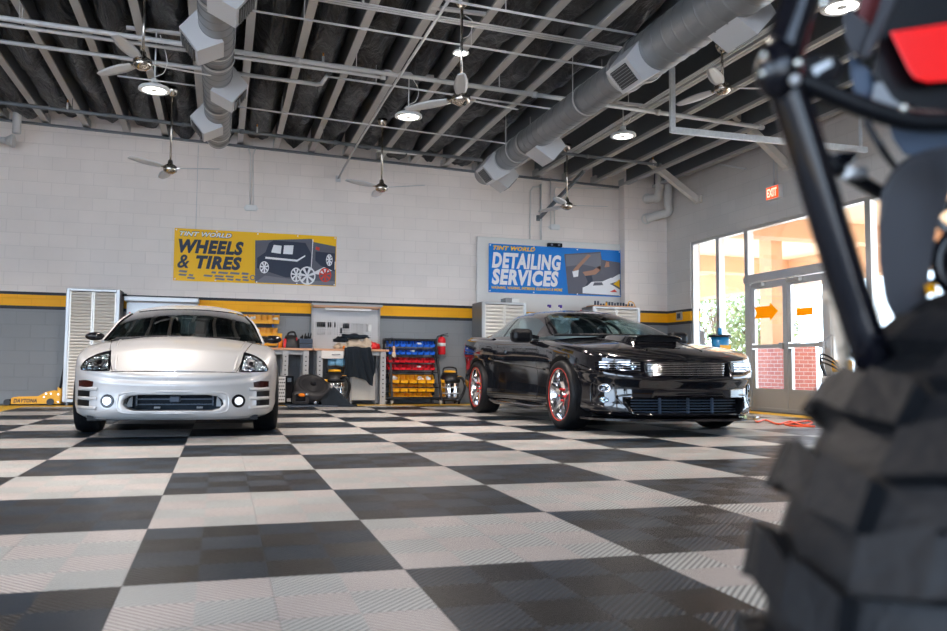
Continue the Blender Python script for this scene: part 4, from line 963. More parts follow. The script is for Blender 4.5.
# air mover (snail shaped floor dryer)
cx,cz=W(311,388,12.45)
t=T('floor_blower','round dark snail shaped floor blower lying tilted beside the perforated box','blower',(cx,12.5,0))
tilt=Vector((.12,-.62,.78)).normalized(); c=Vector((cx+.03,12.5,.30))
b=MB(); b.lathe([(0,-.22),(.20,-.22),(.27,-.17),(.285,-.05),(.27,.02),(.22,.045),(.20,.03),(.15,.03),(.13,.045),(.0,.045)],c,tilt,40); P('housing',b,'grey_plastic',t)
b=MB(); b.lathe([(.205,.035),(.225,.05),(.235,.035)],c,tilt,40)
for q in (.07,.10,.13,.16): b.lathe([(q,.046),(q+.008,.052),(q+.014,.046)],c,tilt,30)
P('grille_ring',b,'tool_black',t); b=MB(); b.cyl(c+tilt*.045,c+tilt*.065,.045,20); P('hub_cap',b,'gloss_black',t)
b=MB(); b.bb(cx-.28,cx-.04,12.28,12.62,.02,.22,.04); P('outlet',b,'grey_plastic',t); b=MB(); b.bb(cx-.25,cx-.10,12.265,12.285,.08,.19,.01); P('outlet_opening',b,'gloss_black',t)
b=MB(); b.ball((cx-.155,12.262,.17),.04,12,(1.3,.4,.7)); P('orange_lens',b,'orange_lens',t,'small orange lens'); b=MB(); b.ball((cx-.08,12.262,.18),.03,12,(1.2,.4,.8)); P('clear_lens',b,'chrome',t); b=MB(); b.ball((cx+.06,12.27,.06),.04,12,(1,.6,1)); P('clear_lens',b,'chrome',t)
# trays and mats
a=W(290,402,12.2); b=MB(); x0=fl_=hit(289,404,2,0).x
xa=hit(286,406,2,0); xb=hit(344,408,2,0)
b.bb(xa.x,xb.x-.05,12.0,12.8,.001,.02,.008); TM('floor_tray','flat dark blue tray on the floor under the blower','tray',b,'tool_blue',(xa.x,12.2,0))
a=hit(320,405,1,12.25); c=hit(356,405,1,12.25)
b=MB(); G=[]; 
for i in range(25):
    u=i/24; row=[]
    for j in range(13):
        v=j/12; x=a.x+(c.x-a.x)*u; hgt=.30*max(0,1-abs(u-.38)/.5)**1.1*(1-(2*v-1)**2)**.5+.012*math.sin(17*u+9*v)+.014
        row.append((x,12.05+.45*v,max(.004,hgt*(1 if 0<v<1 else 0)+.004)))
    G.append(row)
b.grid(G); TM('mat_pile','pile of black carpet mats heaped to a peak in front of the shop vacuum','mats',b,'dark_fabric',(a.x,12.3,0))
# ------------------------------------------------------------------ shop vacuums
def vac(lab,x,y,sc=1.0,flip=1):
    t=T('shop_vacuum',lab,'vacuum cleaner',(x,y,0)); s=sc
    b=MB(); b.lathe([(0,.07),(.155,.07),(.16,.09),(.16,.36),(.155,.37),(0,.37)],(x,y,0),(0,0,1),32); P('drum',b,'chrome',t,'shiny steel drum')
    b=MB(); b.lathe([(.16,.17),(.166,.18),(.16,.19)],(x,y,0),(0,0,1),32); b.lathe([(.16,.27),(.166,.28),(.16,.29)],(x,y,0),(0,0,1),32); P('drum_rib',b,'steel_leg',t)
    b=MB(); b.lathe([(0,.36),(.175,.36),(.18,.39),(.17,.43),(.14,.48),(.10,.52),(0,.53)],(x,y,0),(0,0,1),32); P('motor_head',b,'tool_black',t)
    b=MB(); b.lathe([(0,.535),(.10,.525),(.11,.54),(.09,.56),(0,.565)],(x,y,0),(0,0,1),24); b.box((x-.14*flip,y-.10,.38),(.07,.05,.05),bev=.01); b.box((x+.13*flip,y-.08,.45),(.10,.05,.04),bev=.01); P('yellow_cap',b,'yellow',t,'yellow top and latches')
    b=MB(); b.tube([(x+.06*flip,y-.13,.42),(x+.15*flip,y-.2,.44),(x+.22*flip,y-.16,.30),(x+.17*flip,y-.12,.12),(x+.05*flip,y-.19,.05)],.024,10); P('hose',b,'tool_black',t)
    b=MB(); b.tube([(x-.12,y,.50),(x-.10,y,.60),(x+.10,y,.60),(x+.12,y,.50)],.014,8); P('carry_handle',b,'tool_black',t)
    b=MB(); b.lathe([(.12,.05),(.20,.05),(.21,.08),(.19,.11),(.15,.11)],(x,y,0),(0,0,1),28,closed=True); P('base',b,'tool_black',t)
    for q in range(4):
        a=PI/4+q*PI/2; c=Vector((x+.18*math.cos(a),y+.18*math.sin(a),.028)); b=MB(); b.cyl(c-Vector((.012,0,0)),c+Vector((.012,0,0)),.028,14); b.cyl(c,c+Vector((0,0,.04)),.012,8); P('caster',b,'rubber',t)
    return t
p=hit(335,402,1,12.75); vac('shop vacuum with steel drum under the workbench left of the black towel',p.x-.02,12.72)
p=hit(449,403,1,12.95); v=vac('shop vacuum with yellow cap beside the fire extinguisher behind the black car',p.x,12.92,1,1)
b=MB(); b.bb(p.x-.185,p.x-.165,12.86,12.9,.1,.42,.004); b.tube([(p.x-.175,12.84,.42),(p.x-.175,12.8,.25),(p.x-.175,12.84,.1)],.008,6); P('yellow_tube',b,'yellow',v,'yellow hose clip')
# ------------------------------------------------------------------ bin rack on wheels
x0=W(383.5,340,12.9)[0]; x1=W(436,340,12.9)[0]; rt=W(400,338.5,12.85)[1]
t=T('bin_rack','black wheeled rack full of blue, red and yellow parts bins','rack',((x0+x1)/2,12.9,0))
b=MB()
for xx,xt in ((x0+.10,x0+.09),(x1+.03,x1-.03)): b.beam((xx,12.62,.07),(xt,12.84,rt),.035,.03); 
for xx in (x0+.02,x1-.02): b.beam((xx,13.1,.07),(xx,12.95,rt),.03,.03)
b.bb(x0,x1,12.8,12.98,rt-.03,rt); b.beam((x0+.10,12.62,.085),(x0+.02,13.1,.085),.03,.03); b.beam((x1+.03,12.62,.085),(x1-.02,13.1,.085),.03,.03); b.bb(x0,x1+.02,12.6,12.64,.10,.13)
P('frame',b,'tool_black',t)
rows=[(346.8,'bin_blue',8,.10),(354.5,'bin_blue',8,.10),(362.5,'bin_red',8,.09),(369.8,'bin_red',8,.09),(383.2,'bin_yellow',5,.14),(391.6,'bin_yellow',5,.12),(398.2,'bin_yellow',5,.085)]
nm={'bin_blue':'blue','bin_red':'red','bin_yellow':'yellow'}
b=MB(); rz=[]
for py,mn,n_,h_ in rows:
    z_=W(405,py,12.75)[1]; rz.append(z_); b.bb(x0,x1,12.96,12.99,z_+h_*.5,z_+h_+.01); 
for py in (349.5,357,372.5,387.5): z_=W(405,py,12.7)[1]; b.bb(x0+.09,x1+.01,12.74,12.755,z_-.008,z_+.008)
P('rails',b,'tool_black',t)
for xx in (x0+.10,x1+.02):
    for yy in (12.64,13.08): b=MB(); b.cyl((xx-.012,yy,.035),(xx+.012,yy,.035),.035,14); b.bb(xx-.02,xx+.02,yy-.015,yy+.015,.035,.08); P('caster',b,'steel_leg',t)
onm=['top','second','third','fourth','fifth','sixth','lowest']
for r_,((py,mn,n_,h_),z_) in enumerate(zip(rows,rz)):
    xa=x0+.045+(.06 if n_==5 else 0); xb=x1-.055+(-.03 if r_==6 else 0); w_=(xb-xa)/n_
    bins('parts_bin',mn,w_*.93,.21,h_,[(xa+w_*(i+.5),12.95-(.0),z_) for i in range(n_)],'%s plastic bin in the %s row of the wheeled rack'%(nm[mn],onm[r_]),'%s rack row of %s bins'%(onm[r_],nm[mn]),{4:{3:'yellow bin in the middle of the fifth rack row',4:'yellow bin at the right end of the fifth rack row',0:'yellow bin at the left end of the fifth rack row'},0:{5:'blue bin in the top rack row'},1:{4:'blue bin in the second rack row'},3:{5:'red bin in the fourth rack row'}}.get(r_))
p=W(394,345,12.55); b=MB(); b.tube([(p[0],12.56,p[1]+.10),(p[0],12.55,p[1]-.02)],.010,8,smooth=False); b.mi=1; b.bb(p[0]-.02,p[0]+.02,12.54,12.57,p[1]-.13,p[1]-.02,.008); b.mi=2; b.bb(p[0]-.03,p[0]+.03,12.53,12.58,p[1]-.2,p[1]-.12,.01)
b.mi=0; b.tube([(p[0],12.56,p[1]+.1),(p[0],12.7,p[1]+.13),(p[0],12.8,rt+.005)],.004,6)
TM('hand_brush','wooden hand brush hanging on the left front of the bin rack','brush',b,['tool_black','wood','buff_wool'],(p[0],12.55,p[1]))
# ------------------------------------------------------------------ fire extinguisher
x,z=W(441.5,354.5,13.18); zt=W(441.5,334,13.18)[1]; H=zt-z
t=T('fire_extinguisher','red fire extinguisher mounted on the wall right of the bin rack','fire extinguisher',(x,13.18,z))
b=MB(); b.lathe([(0,0),(.062,0),(.068,.01),(.068,H*.72),(.05,H*.82),(.025,H*.87),(0,H*.87)],(x,13.18,z),(0,0,1),24); P('cylinder',b,'ext_red',t)
b=MB(); b.lathe([(.069,H*.40),(.0695,H*.40),(.0695,H*.56),(.069,H*.56)],(x,13.18,z),(0,0,1),24); P('label_band',b,'label_white',t,'white label')
b=MB(); b.cyl((x,13.18,z+H*.87),(x,13.18,z+H*.95),.018,10); b.beam((x-.02,13.18,z+H*.95),(x+.11,13.18,z+H*1.02),.02,.012); b.beam((x-.02,13.18,z+H*.95),(x+.12,13.18,z+H*.90),.02,.012); P('valve_handle',b,'tool_black',t)
b=MB(); b.tube([(x-.01,13.17,z+H*.92),(x-.08,13.15,z+H*.86),(x-.10,13.15,z+H*.6),(x-.085,13.15,z+H*.15)],.011,8); P('hose',b,'tool_black',t)
b=MB(); b.bb(x-.03,x+.03,13.24,D,z+H*.3,z+H*.9); P('bracket',b,'steel_leg',t)
# ------------------------------------------------------------------ trolley jack
a=W(6,404,12.95); x0=W(13,404,12.95)[0]; x1=W(62,404,12.95)[0]
t=T('trolley_jack','yellow low profile trolley jack lying by the wall at the far left','jack',((x0+x1)/2,12.95,0))
L=x1-x0; prof=[(0,.02),(1,.02),(1,.24),(.93,.27),(.93,.20),(.80,.215),(.68,.19),(.52,.125),(.05,.12),(0,.10)]
for yy in (12.83,13.05):
    b=MB(); b.prism([(x0+u*L,z_) for u,z_ in prof],(yy-.006,yy+.006),1); P('side_plate',b,'yellow',t)
b=MB(); b.prism([(x0+u*L,z_) for u,z_ in [(.1,.04),(.55,.10),(.75,.17),(.9,.17),(.9,.06),(.6,.05)]],(12.86,13.02),1); P('lift_arm',b,'yellow',t)
b=MB(); b.cyl((x0-.05,12.80,.045),(x0-.05,13.08,.045),.045,18); b.bb(x0-.06,x0+.04,12.85,13.03,.03,.07); P('front_roller',b,'tool_black',t)
for yy in (12.80,13.08): b=MB(); b.cyl((x0+.80*L,yy-.02,.05),(x0+.80*L,yy+.02,.05),.05,18); P('caster',b,'tool_black',t)
b=MB(); 
for u,z_ in ((.70,.17),(.80,.17),(.66,.12),(.95,.16),(.95,.05)): b.cyl((x0+u*L,12.815,z_),(x0+u*L,12.826,z_),.014,12)
P('bolts',b,'bolt_white',t)
b=MB(); text_mb(b,'DAYTONA',(x0+.05*L,.04,x0+.52*L,.095),12.822,.003,.25,.03); P('lettering',b,'tool_black',t,'black lettering')
b=MB(); hx,hz_=W(68,292,13.0); b.tube([(x1-.04,12.95,.2),(x1+.0,13.05,.6),(hx-.02,13.2,hz_)],.018,10,smooth=False); P('handle',b,'tool_black',t,'long black handle')
# ------------------------------------------------------------------ blue container near the window
p=hit(720,342,0,7.25); b=MB(); zt=hit(720,336,0,7.25).z; z0=zt-.24
t=T('blue_container','blue round container with a dark rim in front of the far window','container',(p.x,p.y,0))
b=MB(); b.lathe([(0,0),(.10,0),(.12,.03),(.13,.22),(0,.22)],(p.x,p.y,z0),(0,0,1),24); P('bucket',b,'blue_plastic',t)
b=MB(); b.lathe([(0,.22),(.165,.22),(.165,.255),(0,.26)],(p.x,p.y,z0),(0,0,1),24); P('rim',b,'tool_black',t); b=MB(); b.cyl((p.x,p.y,z0+.26),(p.x,p.y,z0+.36),.03,12); P('spout',b,'blue_plastic',t)
b=MB(); b.bb(p.x-.18,p.x+.18,p.y-.18,p.y+.18,z0-.04,z0,.01); 
for sx in (-.15,.15):
    for sy in (-.15,.15): b.bb(p.x+sx-.015,p.x+sx+.015,p.y+sy-.015,p.y+sy+.015,0,z0-.03)
P('stand',b,'tool_black',t)
p=hit(722,345,0,7.22)
b=MB(); b.bb(t.location.x-.09,t.location.x+.09,t.location.y-.135,t.location.y-.128,z0+.04,z0+.10); P('yellow_label',b,'yellow',t)
# ------------------------------------------------------------------ pressure washer
c=hit(829,418,2,0); c.x-=.0; X,Y=c.x-.1,c.y-.36
t=T('pressure_washer','yellow and silver pressure washer on wheels by the right glass wall','pressure washer',(X,Y,0))
b=MB(); b.tube([(X-.05,Y+.25,.12),(X-.05,Y+.27,.5),(X-.02,Y+.3,1.0),(X+.02,Y+.22,1.08),(X+.02,Y-.22,1.08),(X-.02,Y-.3,1.0),(X-.05,Y-.27,.5),(X-.05,Y-.25,.12)],.016,10,smooth=False); b.bb(X-.3,X+.25,Y-.25,Y+.25,.14,.17); P('tube_frame',b,'steel_leg',t)
for s in (-1,1):
    b=MB(); b.lathe([(.05,-.03),(.11,-.035),(.125,-.02),(.125,.02),(.11,.035),(.05,.03)],(X,Y+s*.31,.125),(0,1,0),28,closed=True); b.mi=1; b.cyl((X,Y+s*.31-.02,.125),(X,Y+s*.31+.02,.125),.06,16); P('wheel',b,['rubber','steel_leg'],t)
b=MB(); b.box((X-.08,Y,.32),(.28,.3,.28),bev=.03); P('engine',b,'tool_black',t); b=MB(); b.box((X-.1,Y+.02,.50),(.22,.26,.1),bev=.03); P('fuel_tank',b,'white_plastic',t); b=MB(); b.box((X-.02,Y-.02,.68),(.12,.26,.16),bev=.03); P('yellow_shroud',b,'yellow',t)
b=MB(); 
for q in range(3): b.tube([(X-.1,Y-.1,.5),(X-.22-.02*q,Y-.2,.62+.05*q),(X-.2,Y+.15,.72+.05*q),(X-.05,Y+.2,.5)],.012,8)
P('hose',b,'tool_black',t); b=MB(); b.box((X-.26,Y,.22),(.08,.2,.14),bev=.02); b.cyl((X-.3,Y-.05,.25),(X-.26,Y-.05,.25),.03,12); P('pump',b,'chrome',t)
# orange hose on the floor
b=MB(); pts=[hit(*q,2,.012) for q in ((741,417.5),(752,417),(757,422),(765,420),(778,424),(790,421.5),(803,425),(812,423),(808,421),(796,422.5),(785,424.5),(795,426),(815,426.5))]
for p in pts: p.z=.013
b.tube(pts,.011,8,k=90); TM('air_hose','orange hose lying in loose curls on the floor by the glass doors','hose',b,'orange_hose',tuple(pts[3]))
# ================================================================== cars (built at the origin, facing -y, front axle at y=0)
def shell(outl,nO,levels,zb,zt,crown,ncap=14,extra=None):
    """outl: half outline (x>=0) front centre -> rear centre. levels: (t, side inset, front inset, rear inset)"""
    O=[Vector((p[0],p[1],0)) for p in outl]; O=catmull(O,nO)
    O[0].x=0; O[-1].x=0
    for p in O: p.x=max(p.x,0)
    Nn=[]
    for i in range(nO):
        d=(O[min(i+1,nO-1)]-O[max(i-1,0)]).normalized(); Nn.append(Vector((-d.y*-1,-d.x,0)) if 0 else Vector((d.y,-d.x,0)))
    Nn[0]=Vector((0,-1,0)); Nn[-1]=Vector((0,1,0))
    b=MB(); rows=[]
    for t,is_,if_,ir in levels:
        row=[]
        for p,n_ in zip(O,Nn):
            ins=is_*n_.x**2+(if_ if n_.y<0 else ir)*n_.y**2
            if callable(is_): pass
            q=p-n_*ins; q.x=max(q.x,0); z=zb(q.y)+(zt(p.y)-zb(q.y))*t; row.append(Vector((q.x,q.y,z)))
        row[0].x=0; row[-1].x=0; rows.append(row)
    ring=[]
    for row in rows:
        R=[b.b.verts.new(v) for v in row]; Lf=[b.b.verts.new((-v.x,v.y,v.z)) for v in row[1:-1]]
        ring.append(R+Lf[::-1])
    m=len(ring[0])
    for A,B in zip(ring,ring[1:]):
        for i in range(m): j=(i+1)%m; b._f([A[i],A[j],B[j],B[i]],True)
    # caps
    A=ring[0]; 
    for i in range(1,nO-2): b._f([A[i],A[i+1],A[m-i-1],A[m-i]],True)
    b._f([A[0],A[1],A[m-1]]); b._f([A[nO-1],A[nO],A[nO-2]])
    Tt=ring[-1]; prev=None
    for i in range(1,nO-1):
        r=Tt[i]; l=Tt[m-i]; row=[r]
        for k in range(1,ncap):
            u=1-2*k/ncap; x=r.co.x*u; z=r.co.z+crown(r.co.y)*(1-abs(u)**2.2)
            if extra: z+=extra(x,r.co.y)
            row.append(b.b.verts.new((x,r.co.y,z)))
        row.append(l)
        if prev is None:
            for k in range(ncap): b._f([Tt[0],row[k],row[k+1]],True)
        else:
            for k in range(ncap): b._f([prev[k],row[k],row[k+1],prev[k+1]],True)
        prev=row
    for k in range(ncap): b._f([prev[k],Tt[nO-1],prev[k+1]],True)
    return b
class Conform:
    def __init__(s,o):
        bm=bmesh.new(); bm.from_mesh(o.data); s.t=BVHTree.FromBMesh(bm); bm.free()
    def pt(s,a,c,d,off):
        """d: 'f' from the front (a=x,c=z), 'r' from +x side (a=y,c=z), 'l' from -x, 't' from above (a=x,c=y), 'b' rear"""
        o,dr={'f':((a,-3,c),(0,1,0)),'b':((a,9,c),(0,-1,0)),'r':((3,a,c),(-1,0,0)),'l':((-3,a,c),(1,0,0)),'t':((a,c,3),(0,0,-1))}[d]
        h=s.t.ray_cast(Vector(o),Vector(dr))
        if h[0] is None: return None
        n=h[1]; n=n if n.dot(Vector(dr))<0 else -n
        return h[0]+n*off
    def strip(s,top,bot,d,off=.004,nu=12,nv=5,mb=None,skirt=.02):
        A=catmull([(p[0],p[1],0) for p in top],nu) if len(top)>1 else None; B=catmull([(p[0],p[1],0) for p in bot],nu)
        G=[]; dr=Vector({'f':(0,1,0),'b':(0,-1,0),'r':(-1,0,0),'l':(1,0,0),'t':(0,0,-1)}[d])
        for j in range(nv):
            row=[]
            for i in range(nu):
                p=A[i].lerp(B[i],j/(nv-1)); q=s.pt(p.x,p.y,d,off)
                row.append(q)
            G.append(row)
        for j in range(nv):
            for i in range(nu):
                if G[j][i] is None:
                    best=None
                    for jj in range(nv):
                        for ii in range(nu):
                            if G[jj][ii] is not None:
                                k=(jj-j)**2+(ii-i)**2
                                if best is None or k<best[0]: best=(k,G[jj][ii])
                    G[j][i]=best[1].copy()
        mb=mb or MB(); mb.grid(G)
        if skirt:
            per=[G[0][i] for i in range(nu)]+[G[j][-1] for j in range(1,nv)]+[G[-1][i] for i in range(nu-2,-1,-1)]+[G[j][0] for j in range(nv-2,0,-1)]
            mb.grid([per,[p+dr*skirt for p in per]],False,True)
        return mb
    def disc(s,c,r,d,off=.006,mb=None,rx=None,r0=0,n=24):
        rx=rx or r; mb=mb or MB(); G=[]
        for k in range(4):
            q=r0+(1-r0)*k/3 if r0 else k/3; row=[]
            for i in range(n):
                a=2*PI*i/n; p=s.pt(c[0]+math.cos(a)*rx*q,c[1]+math.sin(a)*r*q,d,off); row.append(p if p is not None else Vector((c[0],-.9,c[1])))
            G.append(row)
        mb.grid(G,True,True); dr=Vector({'f':(0,1,0),'r':(-1,0,0),'l':(1,0,0),'t':(0,0,-1)}[d]); mb.grid([G[-1],[p+dr*.012 for p in G[-1]]],False,True); return mb
def blacken(o,test,idx=1):
    for p in o.data.polygons:
        if test(p.center,p.normal): p.material_index=idx
def arches(o,ws,xw):
    c=MB()
    for (y,z,r) in ws:
        for s in (-1,1): c.cyl((s*(xw-.30),y,z),(s*(xw+.3),y,z),r,40)
    boolean(o,c)
    def t(cn,n):
        for y,z,r in ws:
            d=math.hypot(cn.y-y,cn.z-z)
            if d<r*1.002 and abs(cn.x)>xw-.32 and (d<r*.97 or abs(n.x)<.3) : return True
        return False
    blacken(o,t)
def cross(i,n): return i/(n-1)
def greenhouse(st,y0,y1,n,cf,ccols=14,srows=7):
    """st: dict of y->value functions wb,zb,wr,ze,zc ; returns grid rows per station (right belt .. centre .. left belt)"""
    rows=[]
    for i in range(n):
        y=y0+(y1-y0)*i/(n-1); wb,zb,wr,ze,zc=[st[k](y) for k in ('wb','zb','wr','ze','zc')]
        half=[]
        for j in range(srows):
            s=j/(srows-1); x=wb+(wr-wb)*s+.022*math.sin(PI*s)*min(1,(ze-zb)/.25); z=zb+(ze-zb)*s; half.append((x,y,z))
        for k in range(1,ccols//2+1):
            u=1-k/(ccols/2); x=wr*u; z=zc-(zc-ze)*abs(u)**2.6; half.append((x,y-cf(y)*(1-u*u),z))
        full=half+[(-x,yy,z) for x,yy,z in half[-2::-1]]
        rows.append([Vector(p) for p in full])
    return rows
def put_faces(rows,sel,thick=.0,offn=0):
    b=MB(); V={}
    def v(i,j):
        if (i,j) not in V: V[i,j]=b.b.verts.new(rows[i][j])
        return V[i,j]
    for i in range(len(rows)-1):
        for j in range(len(rows[0])-1):
            if sel(i,j): b._f([v(i,j),v(i,j+1),v(i+1,j+1),v(i+1,j)],True)
    return b
def solid(o,th,off=-1):
    md=o.modifiers.new('s','SOLIDIFY'); md.thickness=th; md.offset=off; return o
def wheel(car,x,y,R,W_,rr,side,spoke,rim_m,ring=None,nsp=5,bolts=None,rot=0):
    """outer face towards side*x"""
    c=Vector((x,y,R)); ax=Vector((side,0,0)); h=W_/2
    rim=MB(); rim.lathe([(rr-.012,-h*.9),(rr,-h*.86),(rr-.025,-h*.5),(rr-.035,h*.4),(rr-.008,h*.80),(rr+.004,h*.86),(rr+.004,h*.92),(rr-.012,h*.90),(rr-.022,h*.7),(rr-.045,h*.4),(rr-.04,-h*.5),(rr-.012,-h*.9)],c,ax,44)
    u=Vector((0,1,0)); v=Vector((0,0,1))
    for k in range(nsp):
        a=rot+2*PI*k/nsp
        for da in ((-.0,) if spoke=='five' else (-.085,.085)):
            d=u*math.cos(a+da)+v*math.sin(a+da); t_=u*-math.sin(a)+v*math.cos(a)
            w0,w1=(.048,.032) if spoke=='five' else (.014,.012)
            q=[(.045,h*.52,w0),(rr*.5,h*.72,w0*.8),(rr-.015,h*.80,w1*1.15)]
            rowsA=[]
            for r_,hh,ww in q:
                p=c+d*r_+ax*hh; rowsA.append([p-t_*ww,p-t_*ww*.5+ax*.012,p+t_*ww*.5+ax*.012,p+t_*ww,p+t_*ww-ax*.035,p-t_*ww-ax*.035])
            rim.grid(rowsA,False,True); 
    rim.cyl(c+ax*h*.3,c+ax*(h*.68),.062,20); rim.cyl(c+ax*(h*.68),c+ax*(h*.74),.034,16)
    w=P('wheel',rim,rim_m,car)
    t=MB(); t.lathe([(rr-.008,-h*.88),(rr+.02,-h),(R*.86,-h*1.04),(R*.955,-h*.98),(R-.006,-h*.84),(R,-h*.6),(R,h*.6),(R-.006,h*.84),(R*.955,h*.98),(R*.86,h*1.04),(rr+.02,h),(rr-.004,h*.9)],c,ax,56)
    for q in (-.45,-.15,.15,.45): t.lathe([(R+.001,h*(q-.035)),(R-.004,h*(q-.03)),(R-.004,h*(q+.03)),(R+.001,h*(q+.035))],c,ax,56)
    P('tire',t,'rubber',w)
    d=MB(); d.lathe([(.05,-.01),(rr*.82,-.01),(rr*.82,.008),(.05,.008)],c,ax,36,closed=True); d.lathe([(0,-.04),(rr-.05,-.04)],c,ax,30); P('brake_disc',d,'disc_steel',w)
    if ring:
        q=MB(); q.lathe([(rr+.004,h*.95),(rr+.007,h*.99),(rr+.004,h*1.0),(rr+.001,h*.96)],c,ax,48,closed=True); P('rim_stripe',q,ring,w,'thin red stripe around the rim')
    if bolts:
        q=MB()
        for k in range(5):
            a=rot+PI/5+2*PI*k/5; d_=(u*math.cos(a)+v*math.sin(a))*.062*1.0; q.cyl(c+d_+ax*h*.45,c+d_+ax*h*.78,.009,8)
        P('lug_nuts',q,bolts,w,'red lug nuts')
    return w
# ------------------------------------------------------------------ silver coupe
def silver():
    t=T('silver_car','silver sports coupe facing the viewer on the left side of the checkered floor','car')
    outl=[(0,-.965),(.25,-.955),(.50,-.90),(.68,-.79),(.79,-.62),(.84,-.42),(.862,-.1),(.872,.3),(.862,.9),(.855,1.5),(.862,2.1),(.868,2.6),(.84,3.1),(.74,3.42),(.45,3.53),(0,3.55)]
    zt=I1([(-.97,.545),(-.90,.565),(-.75,.62),(-.5,.715),(-.2,.765),(.1,.80),(.5,.825),(1,.84),(2,.87),(2.7,.90),(3.2,.90),(3.55,.84)])
    zb=I1([(-.97,.165),(-.7,.17),(-.3,.19),(.5,.18),(2.2,.18),(3,.22),(3.55,.3)])
    crown=I1([(-.97,.02),(-.6,.035),(-.2,.05),(.3,.075),(.6,.08),(1.2,.03),(2.6,.03),(3.55,.02)])
    lv=[(0,.05,.045,.06),(.05,.015,.01,.02),(.16,.0,-.012,.0),(.28,.0,-.010,.0),(.42,-.004,.004,-.005),(.56,-.008,.004,-.01),(.70,-.008,-.004,-.01),(.765,-.006,-.008,-.01),(.80,-.004,.010,-.01),(.845,.0,.012,-.005),(.88,.004,.002,0),(.93,.018,.008,.01),(.97,.045,.022,.03),(.993,.085,.045,.05),(1,.125,.07,.08)]
    b=shell(outl,110,lv,zb,zt,crown,18)
    body=P('body',b,['silver_paint','gloss_black'],t)
    arches(body,[(0,.315,.345),(2.56,.32,.35)],.87)
    c=MB() # grille opening
    c.prism([(-.30,.235),(.30,.235),(.36,.25),(.395,.285),(.385,.325),(.345,.352),(.27,.365),(-.27,.365),(-.345,.352),(-.385,.325),(-.395,.285),(-.36,.25)],(-1.2,-.74),1); boolean(body,c)
    blacken(body,lambda c,n: c.y<-.70 and c.y>-.75 and abs(c.x)<.41 and .2<c.z<.4 and n.y<-.9)
    blacken(body,lambda c,n: n.z>.8 and .72<c.y<2.6 and abs(c.x)<.66)
    cf=Conform(body)
    # grille internals
    b=MB(); b.bb(-.37,.37,-.76,-.745,.235,.365); P('grille_back',b,'dark_fabric',t)
    b=MB(); b.bb(-.31,.31,-.80,-.785,.318,.328); b.bb(-.31,-.30,-.80,-.76,.27,.355); b.bb(.30,.31,-.80,-.76,.27,.355); b.bb(-.04,.04,-.83,-.77,.30,.35,.006); b.bb(-.31,.31,-.79,-.775,.275,.283); P('grille_bar',b,'tool_blue',t)
    b=MB()
    for x in (-.14,.20): b.bb(x-.025,x+.025,-.82,-.80,.245,.262,.004)
    P('intake_tab',b,'cab_side',t)
    for s in (-1,1):
        b=MB(); b.prism([(s*.375,.262),(s*.335,.262),(s*.335,.345),(s*.35,.338),(s*.372,.30)],(-.81,-.795),1); P('intake_duct',b,'cab_side',t)
    # hood shut line, crease and emblem
    b=MB(); cf.strip([(-.50,.553),(-.25,.556),(0,.558),(.25,.556),(.50,.553)],[(-.50,.549),(-.25,.552),(0,.554),(.25,.552),(.50,.549)],'f',.002,30,2,b); P('hood_gap',b,'gloss_black',t)
    for s in (-1,1):
        b=MB(); cf.strip([(s*.49,-.86),(s*.545,-.6),(s*.60,-.2),(s*.63,.1),(s*.66,.42)],[(s*.496,-.86),(s*.551,-.6),(s*.606,-.2),(s*.636,.1),(s*.666,.42)],'t',.002,24,2,b); P('hood_gap',b,'gloss_black',t)
        b=MB(); b.tube([cf.pt(s*x,y,'t',-.004) for x,y in ((.47,-.86),(.50,-.6),(.54,-.25),(.57,.05),(.585,.35))],.012,8,k=24); P('hood_crease',b,'silver_paint',t)
    b=MB()
    for a in (90,210,330):
        d=Vector((math.cos(math.radians(a)),0,math.sin(math.radians(a)))); q=Vector((-d.z,0,d.x)); c0=cf.pt(0,.528,'f',.006); 
        b.prism3([c0+d*.002,c0+d*.012+q*.007,c0+d*.024,c0+d*.012-q*.007],(0,.01,0))
    P('emblem',b,'chrome',t,'small chrome three-diamond emblem')
    # lights
    for s in (-1,1):
        top=[(s*.765,.585),(s*.73,.645),(s*.67,.69),(s*.61,.715),(s*.555,.728)]; bot=[(s*.755,.562),(s*.70,.556),(s*.64,.553),(s*.57,.552),(s*.51,.555)]
        b=MB(); cf.strip(top,bot,'f',.004,16,9,b); h=P('headlight',b,'gloss_black',t,'dark headlight housing')
        top=[(s*.745,.585),(s*.71,.635),(s*.66,.67),(s*.60,.688),(s*.565,.695)]; bot=[(s*.74,.568),(s*.69,.562),(s*.64,.56),(s*.58,.560),(s*.535,.565)]
        b=MB(); cf.strip(top,bot,'f',.009,16,9,b); P('reflector',b,'reflector',h,'faceted bluish reflector')
        b=MB(); cf.disc((s*.615,.615),.038,'f',.014,b,r0=.55); P('lamp_ring',b,'chrome',h); b=MB(); cf.disc((s*.615,.615),.02,'f',.013,b); P('bulb_dome',b,'gloss_black',h)
        b=MB(); cf.strip([(s*.77,.476),(s*.70,.480),(s*.635,.470)],[(s*.77,.428),(s*.70,.422),(s*.640,.428)],'f',.003,10,5,b); P('side_marker',b,'lamp_amber',t,'dark red marker lamp')
        for z_ in (.345,.268):
            b=MB(); cf.strip([(s*.78,z_+.048),(s*.72,z_+.048),(s*.665,z_+.046)],[(s*.78,z_),(s*.72,z_),(s*.665,z_)],'f',.002,8,4,b); P('vent_slot',b,'black_plastic',t)
        for z_ in (.408,.330,.252):
            b=MB(); b.tube([cf.pt(s*x,z_,'f',-.004) for x in (.60,.66,.72,.775)],.016,8,k=12); P('vent_fin',b,'silver_paint',t)
